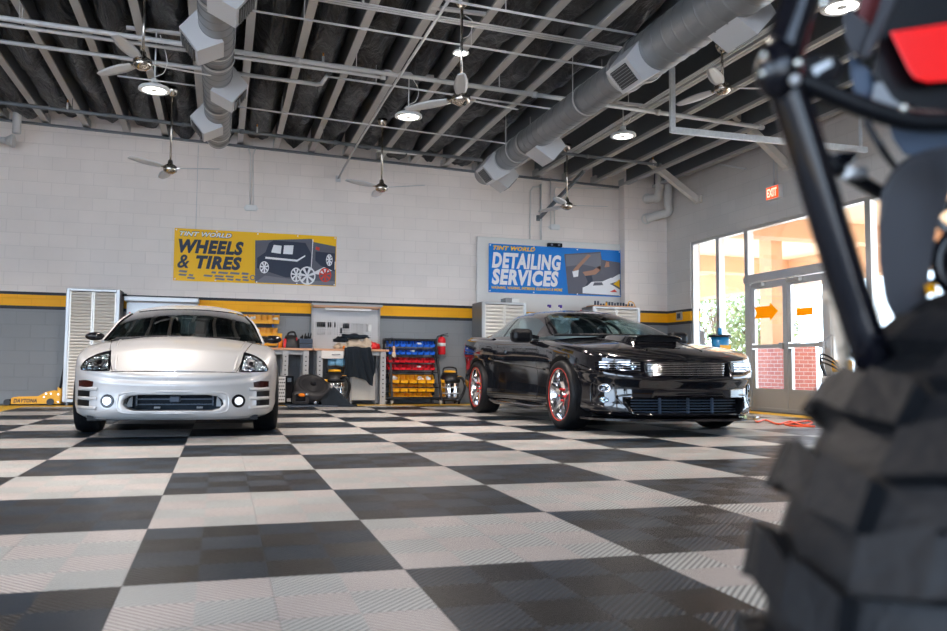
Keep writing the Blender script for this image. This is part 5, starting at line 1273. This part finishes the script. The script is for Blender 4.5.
        b=MB(); cf.disc((s*.515,.312),.068,'f',.003,b,r0=.78); P('fog_light_ring',b,'silver_paint',t,'pale ring'); b=MB(); cf.disc((s*.515,.312),.056,'f',.005,b); fl=P('fog_light',b,'gloss_black',t)
        b=MB(); cf.disc((s*.515,.312),.034,'f',.011,b); P('fog_lens',b,'fog_lit',fl,'bright lens')
    b=MB(); cf.strip([(-.44,.392),(-.2,.402),(0,.404),(.2,.402),(.44,.392)],[(-.44,.388),(-.2,.398),(0,.40),(.2,.398),(.44,.388)],'f',.0,30,2,b,0); b.b.free()
    b=MB(); b.tube([cf.pt(x,z,'f',-.006) for x,z in ((-.43,.36),(-.44,.30),(-.43,.235),(-.36,.215),(0,.212),(.36,.215),(.43,.235),(.44,.30),(.43,.36),(.36,.385),(0,.392),(-.36,.385),(-.43,.36))],.012,8,k=60); P('grille_surround',b,'silver_paint',t)
    b=MB(); cf.strip([(-.70,.182),(-.4,.178),(0,.176),(.4,.178),(.70,.182)],[(-.70,.17),(-.4,.167),(0,.166),(.4,.167),(.70,.17)],'f',.008,30,3,b,.05); P('lower_lip',b,'silver_paint',t)
    b=MB(); b.bb(-.68,.68,-.8,3.2,.15,.19); P('underbody',b,'black_plastic',t)
    # glasshouse
    st=dict(wb=I1([(.38,.745),(1.0,.755),(1.8,.75),(2.6,.70),(3.3,.60)]),zb=I1([(.38,.835),(1,.84),(2,.885),(3.3,.93)]),wr=I1([(.38,.74),(.7,.685),(1.25,.56),(1.7,.52),(2.4,.50),(3.3,.55)]),ze=I1([(.38,.837),(.6,.935),(.9,1.075),(1.22,1.17),(1.45,1.215),(1.8,1.238),(2.3,1.18),(3.3,.932)]),zc=I1([(.38,.85),(.6,.965),(.9,1.115),(1.22,1.212),(1.45,1.262),(1.8,1.302),(2.3,1.25),(2.8,1.12),(3.3,.95)]))
    cff=I1([(.38,.16),(1.2,.12),(1.8,.0),(2.6,-.02),(3.3,-.1)])
    n=48; rows=greenhouse(st,.38,3.3,n,cff,22,7); Y=lambda i:.38+2.92*i/(n-1); m=len(rows[0]); s0=6
    def top(j): return s0<=j<m-1-s0
    fw_=lambda i,j: top(j) and Y(i)<1.20
    rw=lambda i,j: top(j) and s0+1<=j<m-2-s0 and Y(i+1)>2.12 and Y(i)<3.1
    sd=lambda i,j: (not top(j)) and (1<=j<s0-1 or m-1-s0+1<=j<m-2) and .62<Y(i)<2.35
    P('windshield',put_faces(rows,fw_),'car_glass_dark',t,'dark reflective windshield'); P('rear_window',put_faces(rows,rw),'car_glass_dark',t)
    P('side_window',put_faces(rows,lambda i,j: sd(i,j) and j<m//2),'car_glass_dark',t); P('side_window',put_faces(rows,lambda i,j: sd(i,j) and j>m//2),'car_glass_dark',t)
    o=P('roof',put_faces(rows,lambda i,j: not(fw_(i,j) or rw(i,j) or sd(i,j))),'silver_paint',t)
    # windshield surround
    b=MB(); i1=[i for i in range(n) if Y(i)<1.22][-1]
    for s in (1,-1):
        b.tube([Vector((s*rows[i][s0].x,rows[i][s0].y,rows[i][s0].z+.002)) for i in range(0,i1+1,2)],.009,6,k=30)
    b.tube([rows[i1][j]+Vector((0,0,.001)) for j in range(s0+1,m-1-s0)],.004,6,k=30); P('window_seal',b,'gloss_black',t)
    for s in (1,-1):
        q=MB(); q.tube([Vector((s*(rows[i][s0].x+.016),rows[i][s0].y,rows[i][s0].z-.003)) for i in range(0,i1+1,2)],.015,8,k=30); P('windshield_pillar',q,'silver_paint',t)
    b=MB(); b.tube([rows[0][j]+Vector((0,-.008,-.002)) for j in range(s0+1,m-s0-1)],.012,8,k=40); P('cowl',b,'black_plastic',t)
    def ws(u,v):  # point on the windshield
        i=v*(i1); j=s0+u*(m-1-2*s0); i0=int(i); j0=int(j); fi,fj=i-i0,j-j0
        a=rows[i0][j0].lerp(rows[i0][j0+1],fj); c=rows[i0+1][j0].lerp(rows[i0+1][j0+1],fj); return a.lerp(c,fi)+Vector((0,-.008,.012))
    for u0,u1 in ((.93,.52),(.52,.14)):
        b=MB(); b.tube([ws(u0,.03),ws((u0+u1)/2,.055),ws(u1,.08)],.007,6,k=12); b.tube([ws(u0,.0),ws((u0+u1)/2+.05,.03)],.010,6,k=8); P('wiper',b,'tool_black',t)
    # mirrors
    for s in (-1,1):
        b=MB(); b.ball((s*.86,.60,.885),.092,20,(1.0,.55,.46)); q=MB; 
        P('mirror',b,'gloss_black',t,'gloss black mirror'); b=MB(); b.beam((s*.70,.66,.862),(s*.80,.63,.865),.05,.03); P('mirror_arm',b,'gloss_black',t)
    # cabin
    for s in (-1,1):
        b=MB(); b.box((s*.33,1.75,.92),(.40,.16,.45),rot=Matrix.Rotation(-.25,3,'X'),bev=.05); b.box((s*.33,1.82,1.12),(.22,.10,.14),bev=.04); P('seat',b,'seat_fab',t)
    b=MB(); b.lathe([(.155,-.012),(.18,-.012),(.18,.012),(.155,.012)],(.33,1.22,.93),(0,-.9,.43),28,closed=True); b.beam((.18,1.22,.93),(.48,1.22,.93),.02,.03); P('steering_wheel',b,'tool_black',t)
    b=MB(); b.box((0,.98,.90),(1.25,.4,.08),bev=.03); P('dashboard',b,'seat_fab',t)
    b=MB(); b.box((0,1.18,1.17),(.16,.02,.045),bev=.008); P('rear_view_mirror',b,'tool_black',t)
    for (x,y,sd_) in ((-.775,0,-1),(.775,0,1),(-.775,2.56,-1),(.775,2.56,1)): wheel(t,x,y,.315,.21,.215,sd_,'five','steel_leg')
    for s,d in ((1,'r'),(-1,'l')):
        for yy in (.48,1.62):
            b=MB(); cf.strip([(yy,.80),(yy+.01,.5),(yy,.28)],[(yy+.006,.80),(yy+.016,.5),(yy+.006,.28)],d,.002,14,2,b); P('door_gap',b,'gloss_black',t)
        b=MB(); cf.strip([(1.38,.745),(1.54,.745)],[(1.38,.715),(1.54,.715)],d,.012,6,3,b); P('door_handle',b,'silver_paint',t)
        b=MB(); cf.strip([(3.05,.80),(3.25,.82),(3.38,.80)],[(3.05,.68),(3.25,.66),(3.38,.68)],d,.004,8,4,b); P('tail_light',b,'red_plastic',t)
    t.location=(-.352,7.86,0); t.rotation_euler=(0,0,-.013)
silver()
# ------------------------------------------------------------------ black muscle coupe
def black():
    t=T('black_car','glossy black muscle coupe with chrome wheels parked angled towards the glass doors','car')
    outl=[(0,-.905),(.22,-.90),(.48,-.865),(.68,-.79),(.82,-.66),(.90,-.46),(.935,-.15),(.942,.15),(.925,.55),(.905,1.1),(.905,1.7),(.935,2.3),(.955,2.85),(.945,3.3),(.88,3.65),(.68,3.83),(.35,3.90),(0,3.91)]
    zt=I1([(-.91,.70),(-.8,.735),(-.55,.79),(-.2,.845),(.2,.885),(.6,.925),(1.1,.945),(1.8,.965),(2.4,.99),(2.9,1.02),(3.4,1.03),(3.91,1.0)])
    zb=I1([(-.91,.165),(-.6,.17),(-.2,.20),(.6,.185),(2.2,.185),(3,.22),(3.6,.32),(3.91,.38)])
    crown=I1([(-.91,.015),(-.6,.035),(0,.045),(.6,.05),(.9,.03),(2.6,.02),(3.0,.0),(3.6,.01),(3.91,.0)])
    def scoop(x,y):
        if y>.62 or y<-.62: return 0
        w=.30-.03*(y+.6); k=max(0,min(1,(w-abs(x))/.07)); k=k*k*(3-2*k)
        f=max(0,min(1,(y+.28)/.05)); g=max(0,min(1,(.62-y)/.7))
        return .062*k*f*g**.5
    lv=[(0,.09,.03,.1),(.04,.03,-.005,.03),(.10,.0,-.012,.01),(.22,.012,.0,.0),(.34,.02,.012,0),(.46,.016,.018,-.01),(.52,.014,.016,-.015),(.60,.004,-.012,-.02),(.66,-.004,-.022,-.02),(.72,-.008,-.018,-.02),(.76,-.006,.006,-.01),(.86,.0,.016,0),(.93,.006,.02,.01),(.965,.015,.014,.02),(.985,.035,.02,.04),(1,.075,.05,.07)]
    b=shell(outl,120,lv,zb,zt,crown,30,scoop)
    body=P('body',b,['black_paint','black_plastic'],t)
    arches(body,[(0,.35,.395),(2.85,.352,.40)],.94)
    c=MB(); c.prism([(-.43,.555),(0,.535),(.43,.555),(.45,.60),(.44,.675),(0,.69),(-.44,.675),(-.45,.60)],(-1.2,-.80),1)
    c.prism([(-.56,.195),(.56,.195),(.64,.33),(.56,.35),(-.56,.35),(-.64,.33)],(-1.2,-.72),1)
    boolean(body,c)
    blacken(body,lambda c,n: n.z>.8 and .85<c.y<2.9 and abs(c.x)<.72)
    blacken(body,lambda c,n: c.y<-.55 and ((abs(c.x)<.47 and .53<c.z<.70 and c.y>-.84 ) or (abs(c.x)<.67 and .19<c.z<.355 and c.y>-.78)) and n.y<-.7)
    cf=Conform(body)
    # upper grille
    b=MB(); b.bb(-.44,.44,-.815,-.80,.54,.69); P('grille_back',b,'gloss_black',t)
    b=MB()
    for k in range(8):
        z_=.562+k*.0162
        pts=[(x,-.892+.045*(abs(x)/.43)**2,z_) for x in (-.43,-.215,0,.215,.43)]
        b.tube(pts,.0038,6,k=14)
    P('upper_grille_bars',b,'chrome',t,'thin bright horizontal grille bars')
    for x in (-.30,-.15,0,.15,.30): b=MB(); b.bb(x-.004,x+.004,-.885+.045*(abs(x)/.43)**2,-.86,.552,.685); P('grille_divider',b,'gloss_black',t)
    b=MB(); b.ball((-.385,-.868,.625),.03,14,(.6,.4,1.1)); P('emblem',b,'chrome',t,'small chrome emblem beside the upper grille')
    # lower grille
    b=MB(); b.bb(-.62,.62,-.735,-.72,.195,.35); P('lower_grille_back',b,'gloss_black',t)
    b=MB()
    for k in range(5): 
        z_=.215+k*.027; b.tube([(x,-.83+.05*(abs(x)/.55)**2,z_) for x in (-.56,-.28,0,.28,.56)],.0055,6,k=14)
    P('lower_grille_bars',b,'tool_blue',t)
    for x in (-.28,.02,.28): b=MB(); b.bb(x-.008,x+.008,-.83,-.80,.198,.345); P('lower_grille_post',b,'tool_blue',t)
    # frame ridge around lower opening and splitter
    b=MB(); b.tube([cf.pt(x,z,'f',-.004) for x,z in ((-.70,.36),(-.62,.20),(-.58,.182),(0,.178),(.58,.182),(.62,.20),(.70,.36),(.60,.375),(0,.378),(-.60,.375),(-.70,.36))],.011,8,k=60); P('grille_surround',b,'black_paint',t)
    b=MB(); pl=catmull([(0,-1.0,0),(.4,-.975,0),(.7,-.89,0),(.88,-.72,0),(.93,-.45,0)],18); P2=[(p.x,p.y) for p in pl]+[(.80,-.45),(-.80,-.45)]+[(-p.x,p.y) for p in pl[::-1]]
    b.prism([(x,y) for x,y in P2],(.135,.155),2); P('front_splitter',b,'black_paint',t)
    # head lamps
    for s in (-1,1):
        b=MB(); cf.strip([(s*.465,.688),(s*.60,.693),(s*.74,.690),(s*.845,.68)],[(s*.475,.565),(s*.60,.572),(s*.74,.585),(s*.85,.60)],'f',.003,18,8,b); h=P('headlight',b,'gloss_black',t)
        b=MB()
        for z_ in (.602,.628,.654,.676): cf.strip([(s*.50,z_+.006),(s*.66,z_+.006),(s*.82,z_+.004)],[(s*.50,z_-.003),(s*.66,z_-.003),(s*.82,z_-.001)],'f',.010,14,3,b)
        P('lamp_fins',b,'chrome',h,'bright lamp fins'); 
        for x in (.56,.68,.78):
            b=MB(); cf.disc((s*x,.64),.030,'f',.008,b); P('lamp_cell',b,'reflector',h)
        b=MB(); cf.disc((s*.78,.435),.044,'f',.004,b); f_=P('fog_light',b,'gloss_black',t); b=MB(); cf.disc((s*.78,.435),.030,'f',.012,b); P('fog_lens',b,'reflector',f_); b=MB(); cf.disc((s*.78,.435),.040,'f',.009,b,r0=.82); P('fog_ring',b,'chrome',f_)
        b=MB(); cf.disc((s*.785,.325),.025,'f',.010,b); P('lower_lamp',b,'reflector',t,'small round lamp')
        b=MB(); b.tube([cf.pt(s*x,z,'f',.002) for x,z in ((.72,.47),(.85,.48),(.86,.30),(.84,.27),(.74,.265),(.71,.32),(.72,.47))],.006,6,k=34); P('fog_light_surround',b,'black_paint',t)
    # hood scoop mouth
    b=MB(); b.prism3([(-.24,-.275,.9),(.24,-.275,.9),(.22,-.275,.945),(-.22,-.275,.945)],(0,.03,0)); P('scoop_mouth',b,'black_plastic',t)
    b=MB(); b.tube([(-.27,-.30,.925),(-.20,-.29,.948),(0,-.30,.957),(.20,-.29,.948),(.27,-.30,.925)],.012,8,k=20); P('scoop_lip',b,'black_paint',t)
    for s in (-1,1):
        b=MB(); b.tube([cf.pt(s*x,y,'t',-.002) for x,y in ((.30,-.62),(.315,-.3),(.33,.1),(.345,.5))],.010,8,k=24); P('hood_crease',b,'black_paint',t)
        b=MB(); cf.strip([(s*.80,-.55),(s*.83,-.1),(s*.80,.4),(s*.78,.66)],[(s*.806,-.55),(s*.836,-.1),(s*.806,.4),(s*.786,.66)],'t',.001,20,2,b); P('hood_gap',b,'black_plastic',t)
    # cabin glass
    st=dict(wb=I1([(.62,.76),(1.2,.80),(2.0,.815),(2.8,.80),(3.4,.70)]),zb=I1([(.62,.975),(1.2,.965),(2,.975),(2.7,1.0),(3.4,1.035)]),wr=I1([(.62,.75),(.9,.70),(1.42,.58),(1.9,.555),(2.5,.56),(3.4,.62)]),ze=I1([(.62,.977),(.9,1.08),(1.2,1.185),(1.42,1.245),(1.7,1.285),(2.1,1.295),(2.5,1.26),(2.9,1.15),(3.4,1.037)]),zc=I1([(.62,.985),(.9,1.11),(1.2,1.23),(1.42,1.30),(1.7,1.345),(2.1,1.365),(2.5,1.335),(2.95,1.20),(3.4,1.045)]))
    cff=I1([(.62,.17),(1.4,.12),(2.0,.0),(2.6,-.02),(3.4,-.06)])
    n=52; y0,y1=.62,3.4; rows=greenhouse(st,y0,y1,n,cff,22,9); Y=lambda i:y0+(y1-y0)*i/(n-1); m=len(rows[0]); s0=8
    top=lambda j: s0<=j<m-1-s0
    fw_=lambda i,j: top(j) and s0+1<=j<m-2-s0 and Y(i)<1.40
    rw=lambda i,j: top(j) and s0+1<=j<m-2-s0 and 2.45<Y(i)<3.3
    def sd(i,j):
        if top(j): return False
        k=j if j<s0 else m-2-j
        return 1<=k<s0-1 and (1.02<Y(i)<2.14 or 2.2<Y(i)<2.82-.035*k)
    fr=lambda i,j: (not top(j)) and (lambda k:1<=k<s0-1)(j if j<s0 else m-2-j) and 2.14<=Y(i)<=2.2
    P('windshield',put_faces(rows,fw_),'car_glass',t); P('rear_window',put_faces(rows,rw),'car_glass',t)
    P('side_window',put_faces(rows,lambda i,j: sd(i,j) and j<m//2),'car_glass',t); P('side_window',put_faces(rows,lambda i,j: sd(i,j) and j>m//2),'car_glass',t)
    P('window_pillar',put_faces(rows,fr),'black_plastic',t)
    P('roof',put_faces(rows,lambda i,j: not(fw_(i,j) or rw(i,j) or sd(i,j) or fr(i,j))),'black_paint',t)
    i1=[i for i in range(n) if Y(i)<1.40][-1]; b=MB(); b.tube([rows[0][j]+Vector((0,-.01,.004)) for j in range(s0,m-s0)],.014,8,k=40); P('cowl',b,'black_plastic',t)
    b=MB(); ja,jb=m//2-5,m//2+5; b.grid([[rows[i][j]+Vector((0,-.004,.005)) for j in range(m//2-2,m//2+3)] for i in (i1-1,i1)]); P('windshield_label',b,'ban_grey',t)
    # mirrors
    for s in (-1,1):
        b=MB(); b.box((s*1.0,.98,.985),(.25,.15,.16),bev=.05); 
        P('mirror',b,'black_plastic',t); b=MB(); b.beam((s*.80,1.0,.965),(s*.93,.98,.985),.09,.04); P('mirror_arm',b,'black_plastic',t)
    # side details
    for s,d in ((1,'r'),(-1,'l')):
        for yy in (.70,2.05):
            b=MB(); cf.strip([(yy,.93),(yy+.03,.7),(yy,.5),(yy+.02,.28)],[(yy+.006,.93),(yy+.036,.7),(yy+.006,.5),(yy+.026,.28)],d,.001,18,2,b); P('door_gap',b,'black_plastic',t)
        b=MB(); cf.strip([(1.78,.83),(1.95,.835)],[(1.78,.80),(1.95,.805)],d,.014,8,3,b); P('door_handle',b,'black_paint',t)
        for k in range(3):
            b=MB(); cf.strip([(2.18+.05*k,.78),(2.15+.05*k,.66)],[(2.20+.05*k,.78),(2.17+.05*k,.66)],d,.002,6,2,b); P('gill_vent',b,'black_plastic',t)
        b=MB(); b.tube([(s*.87,.42,.20),(s*.905,.7,.185),(s*.91,1.4,.18),(s*.91,2.2,.185),(s*.90,2.44,.21)],.028,8,k=30); P('side_skirt',b,'black_paint',t)
        b=MB(); b.tube([cf.pt(y,z,d,-.008) for y,z in ((.45,.60),(.9,.63),(1.5,.66),(2.1,.70),(2.35,.74))],.014,8,k=24); P('body_crease',b,'black_paint',t)
        b=MB(); cf.strip([(3.60,.88),(3.75,.88)],[(3.60,.76),(3.75,.76)],d,.003,5,3,b); P('tail_light',b,'red_plastic',t)
    for s in (-1,1):
        b=MB(); b.tube([cf.pt(s*x,y,'t',-.012) for x,y in ((.88,2.3),(.90,2.8),(.88,3.3),(.84,3.6))],.03,8,k=24); P('haunch',b,'black_paint',t)
    b=MB(); b.prism([(3.62,1.0),(3.90,1.0),(3.93,1.05),(3.80,1.035)],(-.72,.72),0); P('rear_spoiler',b,'black_paint',t)
    b=MB(); b.bb(-.72,.72,-.7,3.5,.16,.2); P('underbody',b,'black_plastic',t)
    for s in (-1,1):
        b=MB(); b.box((s*.36,2.05,1.0),(.48,.16,.5),rot=Matrix.Rotation(-.25,3,'X'),bev=.05); b.box((s*.36,2.12,1.20),(.26,.10,.16),bev=.04); P('seat',b,'seat_light' if s<0 else 'seat_fab',t)
    b=MB(); b.lathe([(.16,-.013),(.188,-.013),(.188,.013),(.16,.013)],(.36,1.5,1.03),(0,-.9,.43),28,closed=True); b.beam((.2,1.5,1.03),(.52,1.5,1.03),.02,.03); P('steering_wheel',b,'tool_black',t)
    b=MB(); b.box((0,1.22,.985),(1.35,.42,.06),bev=.02); P('dashboard',b,'seat_light',t)
    b=MB(); b.box((0,1.38,1.25),(.2,.02,.055),bev=.01); P('rear_view_mirror',b,'tool_black',t)
    for (x,y,sd_,r_,wd) in ((-.835,0,-1,.35,.25),(.835,0,1,.35,.25),(-.83,2.85,-1,.352,.28),(.83,2.85,1,.352,.28)): wheel(t,x,y,r_,wd,.262,sd_,'five','chrome','red_ring',5,'red_bolt',.35)
    t.location=(4.285,7.49,0); t.rotation_euler=(0,0,-.014)
black()
# ================================================================== off-road vehicle corner in the foreground
def offroad():
    wc=cp(1138,690,.70); R=.36; wc.z=R
    t=T('off_road_vehicle','black tube framed off-road vehicle with knobby tire and red panel, closest to the viewer','vehicle',(wc.x,wc.y,0))
    fh=Vector((FW.x,FW.y,0)).normalized(); rh=R0
    beta=math.radians(68); ax=(rh*math.cos(beta)-fh*math.sin(beta)).normalized(); w=(-rh*math.sin(beta)-fh*math.cos(beta)); up=Vector((0,0,1)); h=.13
    b=MB(); Rb=R-.016
    b.lathe([(.16,-h*.75),(.17,-h*.9),(.24,-h*1.02),(.30,-h*1.0),(Rb-.03,-h*.86),(Rb-.008,-h*.55),(Rb,0),(Rb-.008,h*.55),(Rb-.03,h*.86),(.30,h*1.0),(.24,h*1.02),(.17,h*.9),(.16,h*.75)],wc,ax,64)
    N=25
    def pt(a,s,r): # angle around, s across (-1..1)
        rr=r-.03*abs(s)**3
        return wc+(w*math.cos(a)+up*math.sin(a))*rr+ax*(s*h)
    for k in range(N):
        a0=2*PI*k/N; da=2*PI/N
        for s in (-1,1):
            off=0 if s>0 else da*.5
            # shoulder-to-centre chevron lug
            cs=[(.02,.0),(.45,.12),(.80,.34),(1.03,.42)]
            sd=[]
            wd=.66
            for (s0_,o0),(s1_,o1) in zip(cs,cs[1:]):
                lo=[];hi=[]
                for (ss,oo,e) in ((s0_,o0,0),(s1_,o1,0),(s1_,o1+wd*(1-.15*s1_),1),(s0_,o0+wd*.8,1)):
                    A=a0+off+da*oo; lo.append(pt(A,s*ss,R-.034)); hi.append(pt(A+(.03*da if not e else -.03*da),s*ss*.99,R))
                A_=[b.b.verts.new(p) for p in lo]; B_=[b.b.verts.new(p) for p in hi]
                b._f(B_); 
                for i in range(4): j=(i+1)%4; b._f([A_[i],A_[j],B_[j],B_[i]])
    for k in range(N):
        for s in (-1,1):
            a0=2*PI*k/N+(0 if s>0 else PI/N); lo=[];hi=[]
            for da_,r_ in ((.36,R-.008),(.95,R-.008),(.92,R-.085),(.5,R-.085)):
                A=a0+2*PI/N*da_; base=wc+(w*math.cos(A)+up*math.sin(A))*(r_-.024); lo.append(base+ax*(s*h*.95)); hi.append(base+ax*(s*h*1.04))
            A_=[b.b.verts.new(p) for p in lo]; B_=[b.b.verts.new(p) for p in hi]; b._f(B_)
            for i in range(4): j=(i+1)%4; b._f([A_[i],A_[j],B_[j],B_[i]])
    P('tire',b,'rubber',t)
    b=MB(); b.lathe([(.0,h*.2),(.06,h*.3),(.10,h*.2),(.15,h*.6),(.168,h*.85),(.160,h*.86),(.15,-h*.7),(0,-h*.7)],wc,ax,40); P('wheel_rim',b,'black_plastic',t)
    d=.72
    def tube(pts,r,name,m='gloss_black',lab=None,dd=d,par=None,k=None):
        b=MB(); b.tube([cp(x,y,(dd if len(q)==0 else q[0])) for x,y,*q in pts],r,20,k=k or 30); return P(name,b,m,par or t,lab)
    tube([(812,-60),(800,0),(786,45),(780,82)],.0172,'upper_frame_tube'); tube([(782,74),(798,122),(818,187),(838,253),(856,310),(870,352),(885,400,.74)],.0165,'lower_frame_tube',lab='glossy black tube with long highlight')
    tube([(786,76),(812,86),(842,99),(880,113),(912,121),(947,122),(1010,118)],.0092,'cross_tube','black_plastic',dd=.715)
    b=MB(); c=cp(779,70,.715); b.ball(c,.021,20,(1,1,1.35)); P('tube_joint',b,'gloss_black',t)
    for x,y,r,m in ((764,55,.0028,'bolt_white'),(762,74,.0028,'bolt_white'),(798,63,.0038,'bolt_white'),(795,80,.0048,'steel_leg'),(824,3,.0040,'bolt_white'),(904,108,.0035,'bolt_white')):
        b=MB(); b.ball(cp(x,y,.685),r,12); P('bolt',b,m,t)
    def plate(pts,dep,th,m,name,par=None,lab=None,round_=0):
        b=MB(); A=[b.b.verts.new(cp(x,y,dep)) for x,y in pts]; B=[b.b.verts.new(cp(x,y,dep+th)) for x,y in pts]; b._f(A); b._f(B[::-1])
        for i in range(len(A)): j=(i+1)%len(A); b._f([A[i],B[i],B[j],A[j]])
        
        if round_: bmesh.ops.bevel(b.b,geom=b.b.edges[:],offset=round_,segments=3,affect='EDGES',profile=.6)
        return P(name,b,m,par or t,lab)
    plate([(797,62),(815,54),(838,54),(846,66),(838,82),(815,86),(798,80)],.73,.012,'gloss_black','gusset_plate',round_=.002)
    plate([(812,68),(826,61),(830,59),(833,64),(820,72),(815,76)],.728,.004,'cab_frame','gusset_highlight')  # pale plate stands in for a highlight on the gusset
    # body: black shell, red panel, grey plastics
    plate([(897,-60),(1100,-60),(1100,110),(960,112),(925,110),(905,108),(885,98),(872,75),(878,45)],.80,.12,'black_plastic','body_shell',round_=.006)
    r=plate([(890,32),(1010,14),(1010,72),(947,81),(928,83),(915,79),(908,70)],.782,.014,'red_panel','red_body_panel',lab='bright red angular panel',round_=.002)
    plate([(907,-40),(897,0),(870,58),(861,60),(866,40),(885,-2),(893,-40)],.79,.03,'grey_plastic','grey_body_edge',round_=.003)
    plate([(842,18),(850,6),(858,20),(876,29),(868,48),(861,60),(851,50),(845,36)],.80,.02,'grey_plastic','grey_side_piece',round_=.003)
    plate([(868,-40),(892,-40),(882,0),(873,27),(857,15),(860,0)],.81,.02,'maroon','dark_red_insert')
    plate([(848,50),(858,60),(872,72),(876,86),(870,102),(855,96),(851,76)],.81,.012,'tool_blue','dark_blade',round_=.002)
    plate([(874,84),(882,82),(892,98),(905,108),(880,108),(872,98)],.80,.01,'cab_side','grey_strut')
    plate([(888,122),(947,120),(1000,118),(1000,150),(947,152),(905,156),(893,140)],.86,.05,'tool_blue','under_tray',round_=.003)
    # grey fender
    plate([(948,146),(925,150),(905,158),(890,172),(881,190),(878,225),(879,262),(884,300),(897,325),(930,335),(928,290),(925,250),(930,222),(945,185),(975,160),(1040,150),(1040,120)],.80,.10,'grey_plastic','fender',lab='matte grey plastic fender',round_=.008)
    # hub disc with holes
    c=cp(985,262,.84); axd=(FW*.9+RR*.2).normalized(); b=MB(); b.lathe([(.035,0),(.05,0),(.05,.006),(.035,.006)],c,axd,40,closed=True); b.lathe([(.066,0),(.075,0),(.075,.006),(.066,.006)],c,axd,40,closed=True)
    u_,v_=frame(axd)
    for k in range(16):
        a=2*PI*k/16; q=u_*math.cos(a)+v_*math.sin(a); b.beam(c+q*.049+axd*.003,c+q*.067+axd*.003,.008,.006,axd)
    b.cyl(c,c+axd*.01,.038,24); P('brake_rotor',b,'gloss_black',t)
    plate([(925,285),(937,284),(938,294),(927,295)],.79,.002,'orange_film','yellow_tag')
    # lever and mirror-like tab behind the tube
    tube([(826,160,.80),(838,168,.80),(858,180,.82),(885,196,.84)],.0075,'control_arm','black_plastic')
    plate([(832,156),(840,152),(855,151),(859,154),(852,163),(842,168),(834,166)],.795,.008,'gloss_black','tab_plate',round_=.002)
    b=MB(); b.cyl(cp(846,172,.795),cp(862,173,.81),.0065,14); P('pivot_pin',b,'steel_leg',t)
    tube([(866,120,.80),(872,132,.80),(884,152,.80),(896,168,.82)],.0035,'brake_line','tool_black')
    tube([(838,210,.79),(850,230,.79),(858,260,.79),(860,300,.79)],.0016,'thin_cable','tool_black')
    tube([(823,296,.80),(833,300,.80),(838,330,.80),(843,360,.80),(846,390,.80)],.0062,'linkage_rod','buff_wool')
    # unseen rest of the frame so that it stands on its wheel
    b=MB(); b.tube([wc,wc+ax*.45+Vector((0,0,.05))],.02,12,smooth=False); b.tube([wc+ax*.2,cp(1010,118,.715)],.016,12,smooth=False); P('axle_frame',b,'black_plastic',t)
offroad()
# ================================================================== light and camera
w=bpy.data.worlds.new('sky'); SC.world=w; w.use_nodes=True; nt=w.node_tree; bg=nt.nodes['Background']
g=nt.nodes.new('ShaderNodeTexCoord'); sp=nt.nodes.new('ShaderNodeSeparateXYZ'); r=nt.nodes.new('ShaderNodeValToRGB')
nt.links.new(g.outputs['Generated'],sp.inputs[0]); nt.links.new(sp.outputs[2],r.inputs[0]); nt.links.new(r.outputs[0],bg.inputs[0])
r.color_ramp.elements[0].color=(.68,.83,1,1); r.color_ramp.elements[1].color=(.35,.55,.95,1); r.color_ramp.elements[1].position=.8
bg.inputs[1].default_value=2.7
sun=bpy.data.lights.new('sun','SUN'); sun.energy=9; sun.angle=.01; sun.color=(1,.93,.82); so=bpy.data.objects.new('sun',sun); link(so)
so.rotation_euler=Vector((.62,-.5,.62)).to_track_quat('Z','Y').to_euler()
for o in list(COL.objects):
    if o.get('category')=='lamp':
        l=bpy.data.lights.new('lamp_light','SPOT'); l.energy=145; l.spot_size=2.6; l.spot_blend=.6; l.shadow_soft_size=.13; l.color=(1,.88,.79)
        q=bpy.data.objects.new('lamp_light',l); link(q); q.location=Vector(o.location)+Vector((0,0,-.03))
cam=bpy.data.cameras.new('camera'); co=bpy.data.objects.new('camera',cam); link(co)
co.matrix_world=Matrix(((RR.x,UU.x,-FW.x,CAM.x),(RR.y,UU.y,-FW.y,CAM.y),(RR.z,UU.z,-FW.z,CAM.z),(0,0,0,1)))
cam.sensor_width=36; cam.lens=CF/947*36; cam.shift_x=(473.5-CCX)/947; cam.shift_y=0; cam.clip_start=.02; cam.clip_end=300
cam.dof.use_dof=True; cam.dof.focus_distance=9.0; cam.dof.aperture_fstop=3.4
SC.camera=co
SC.view_settings.view_transform='Standard'; SC.view_settings.look='None'; SC.view_settings.gamma=1; SC.view_settings.use_curve_mapping=False
SC.view_settings.exposure=1.75
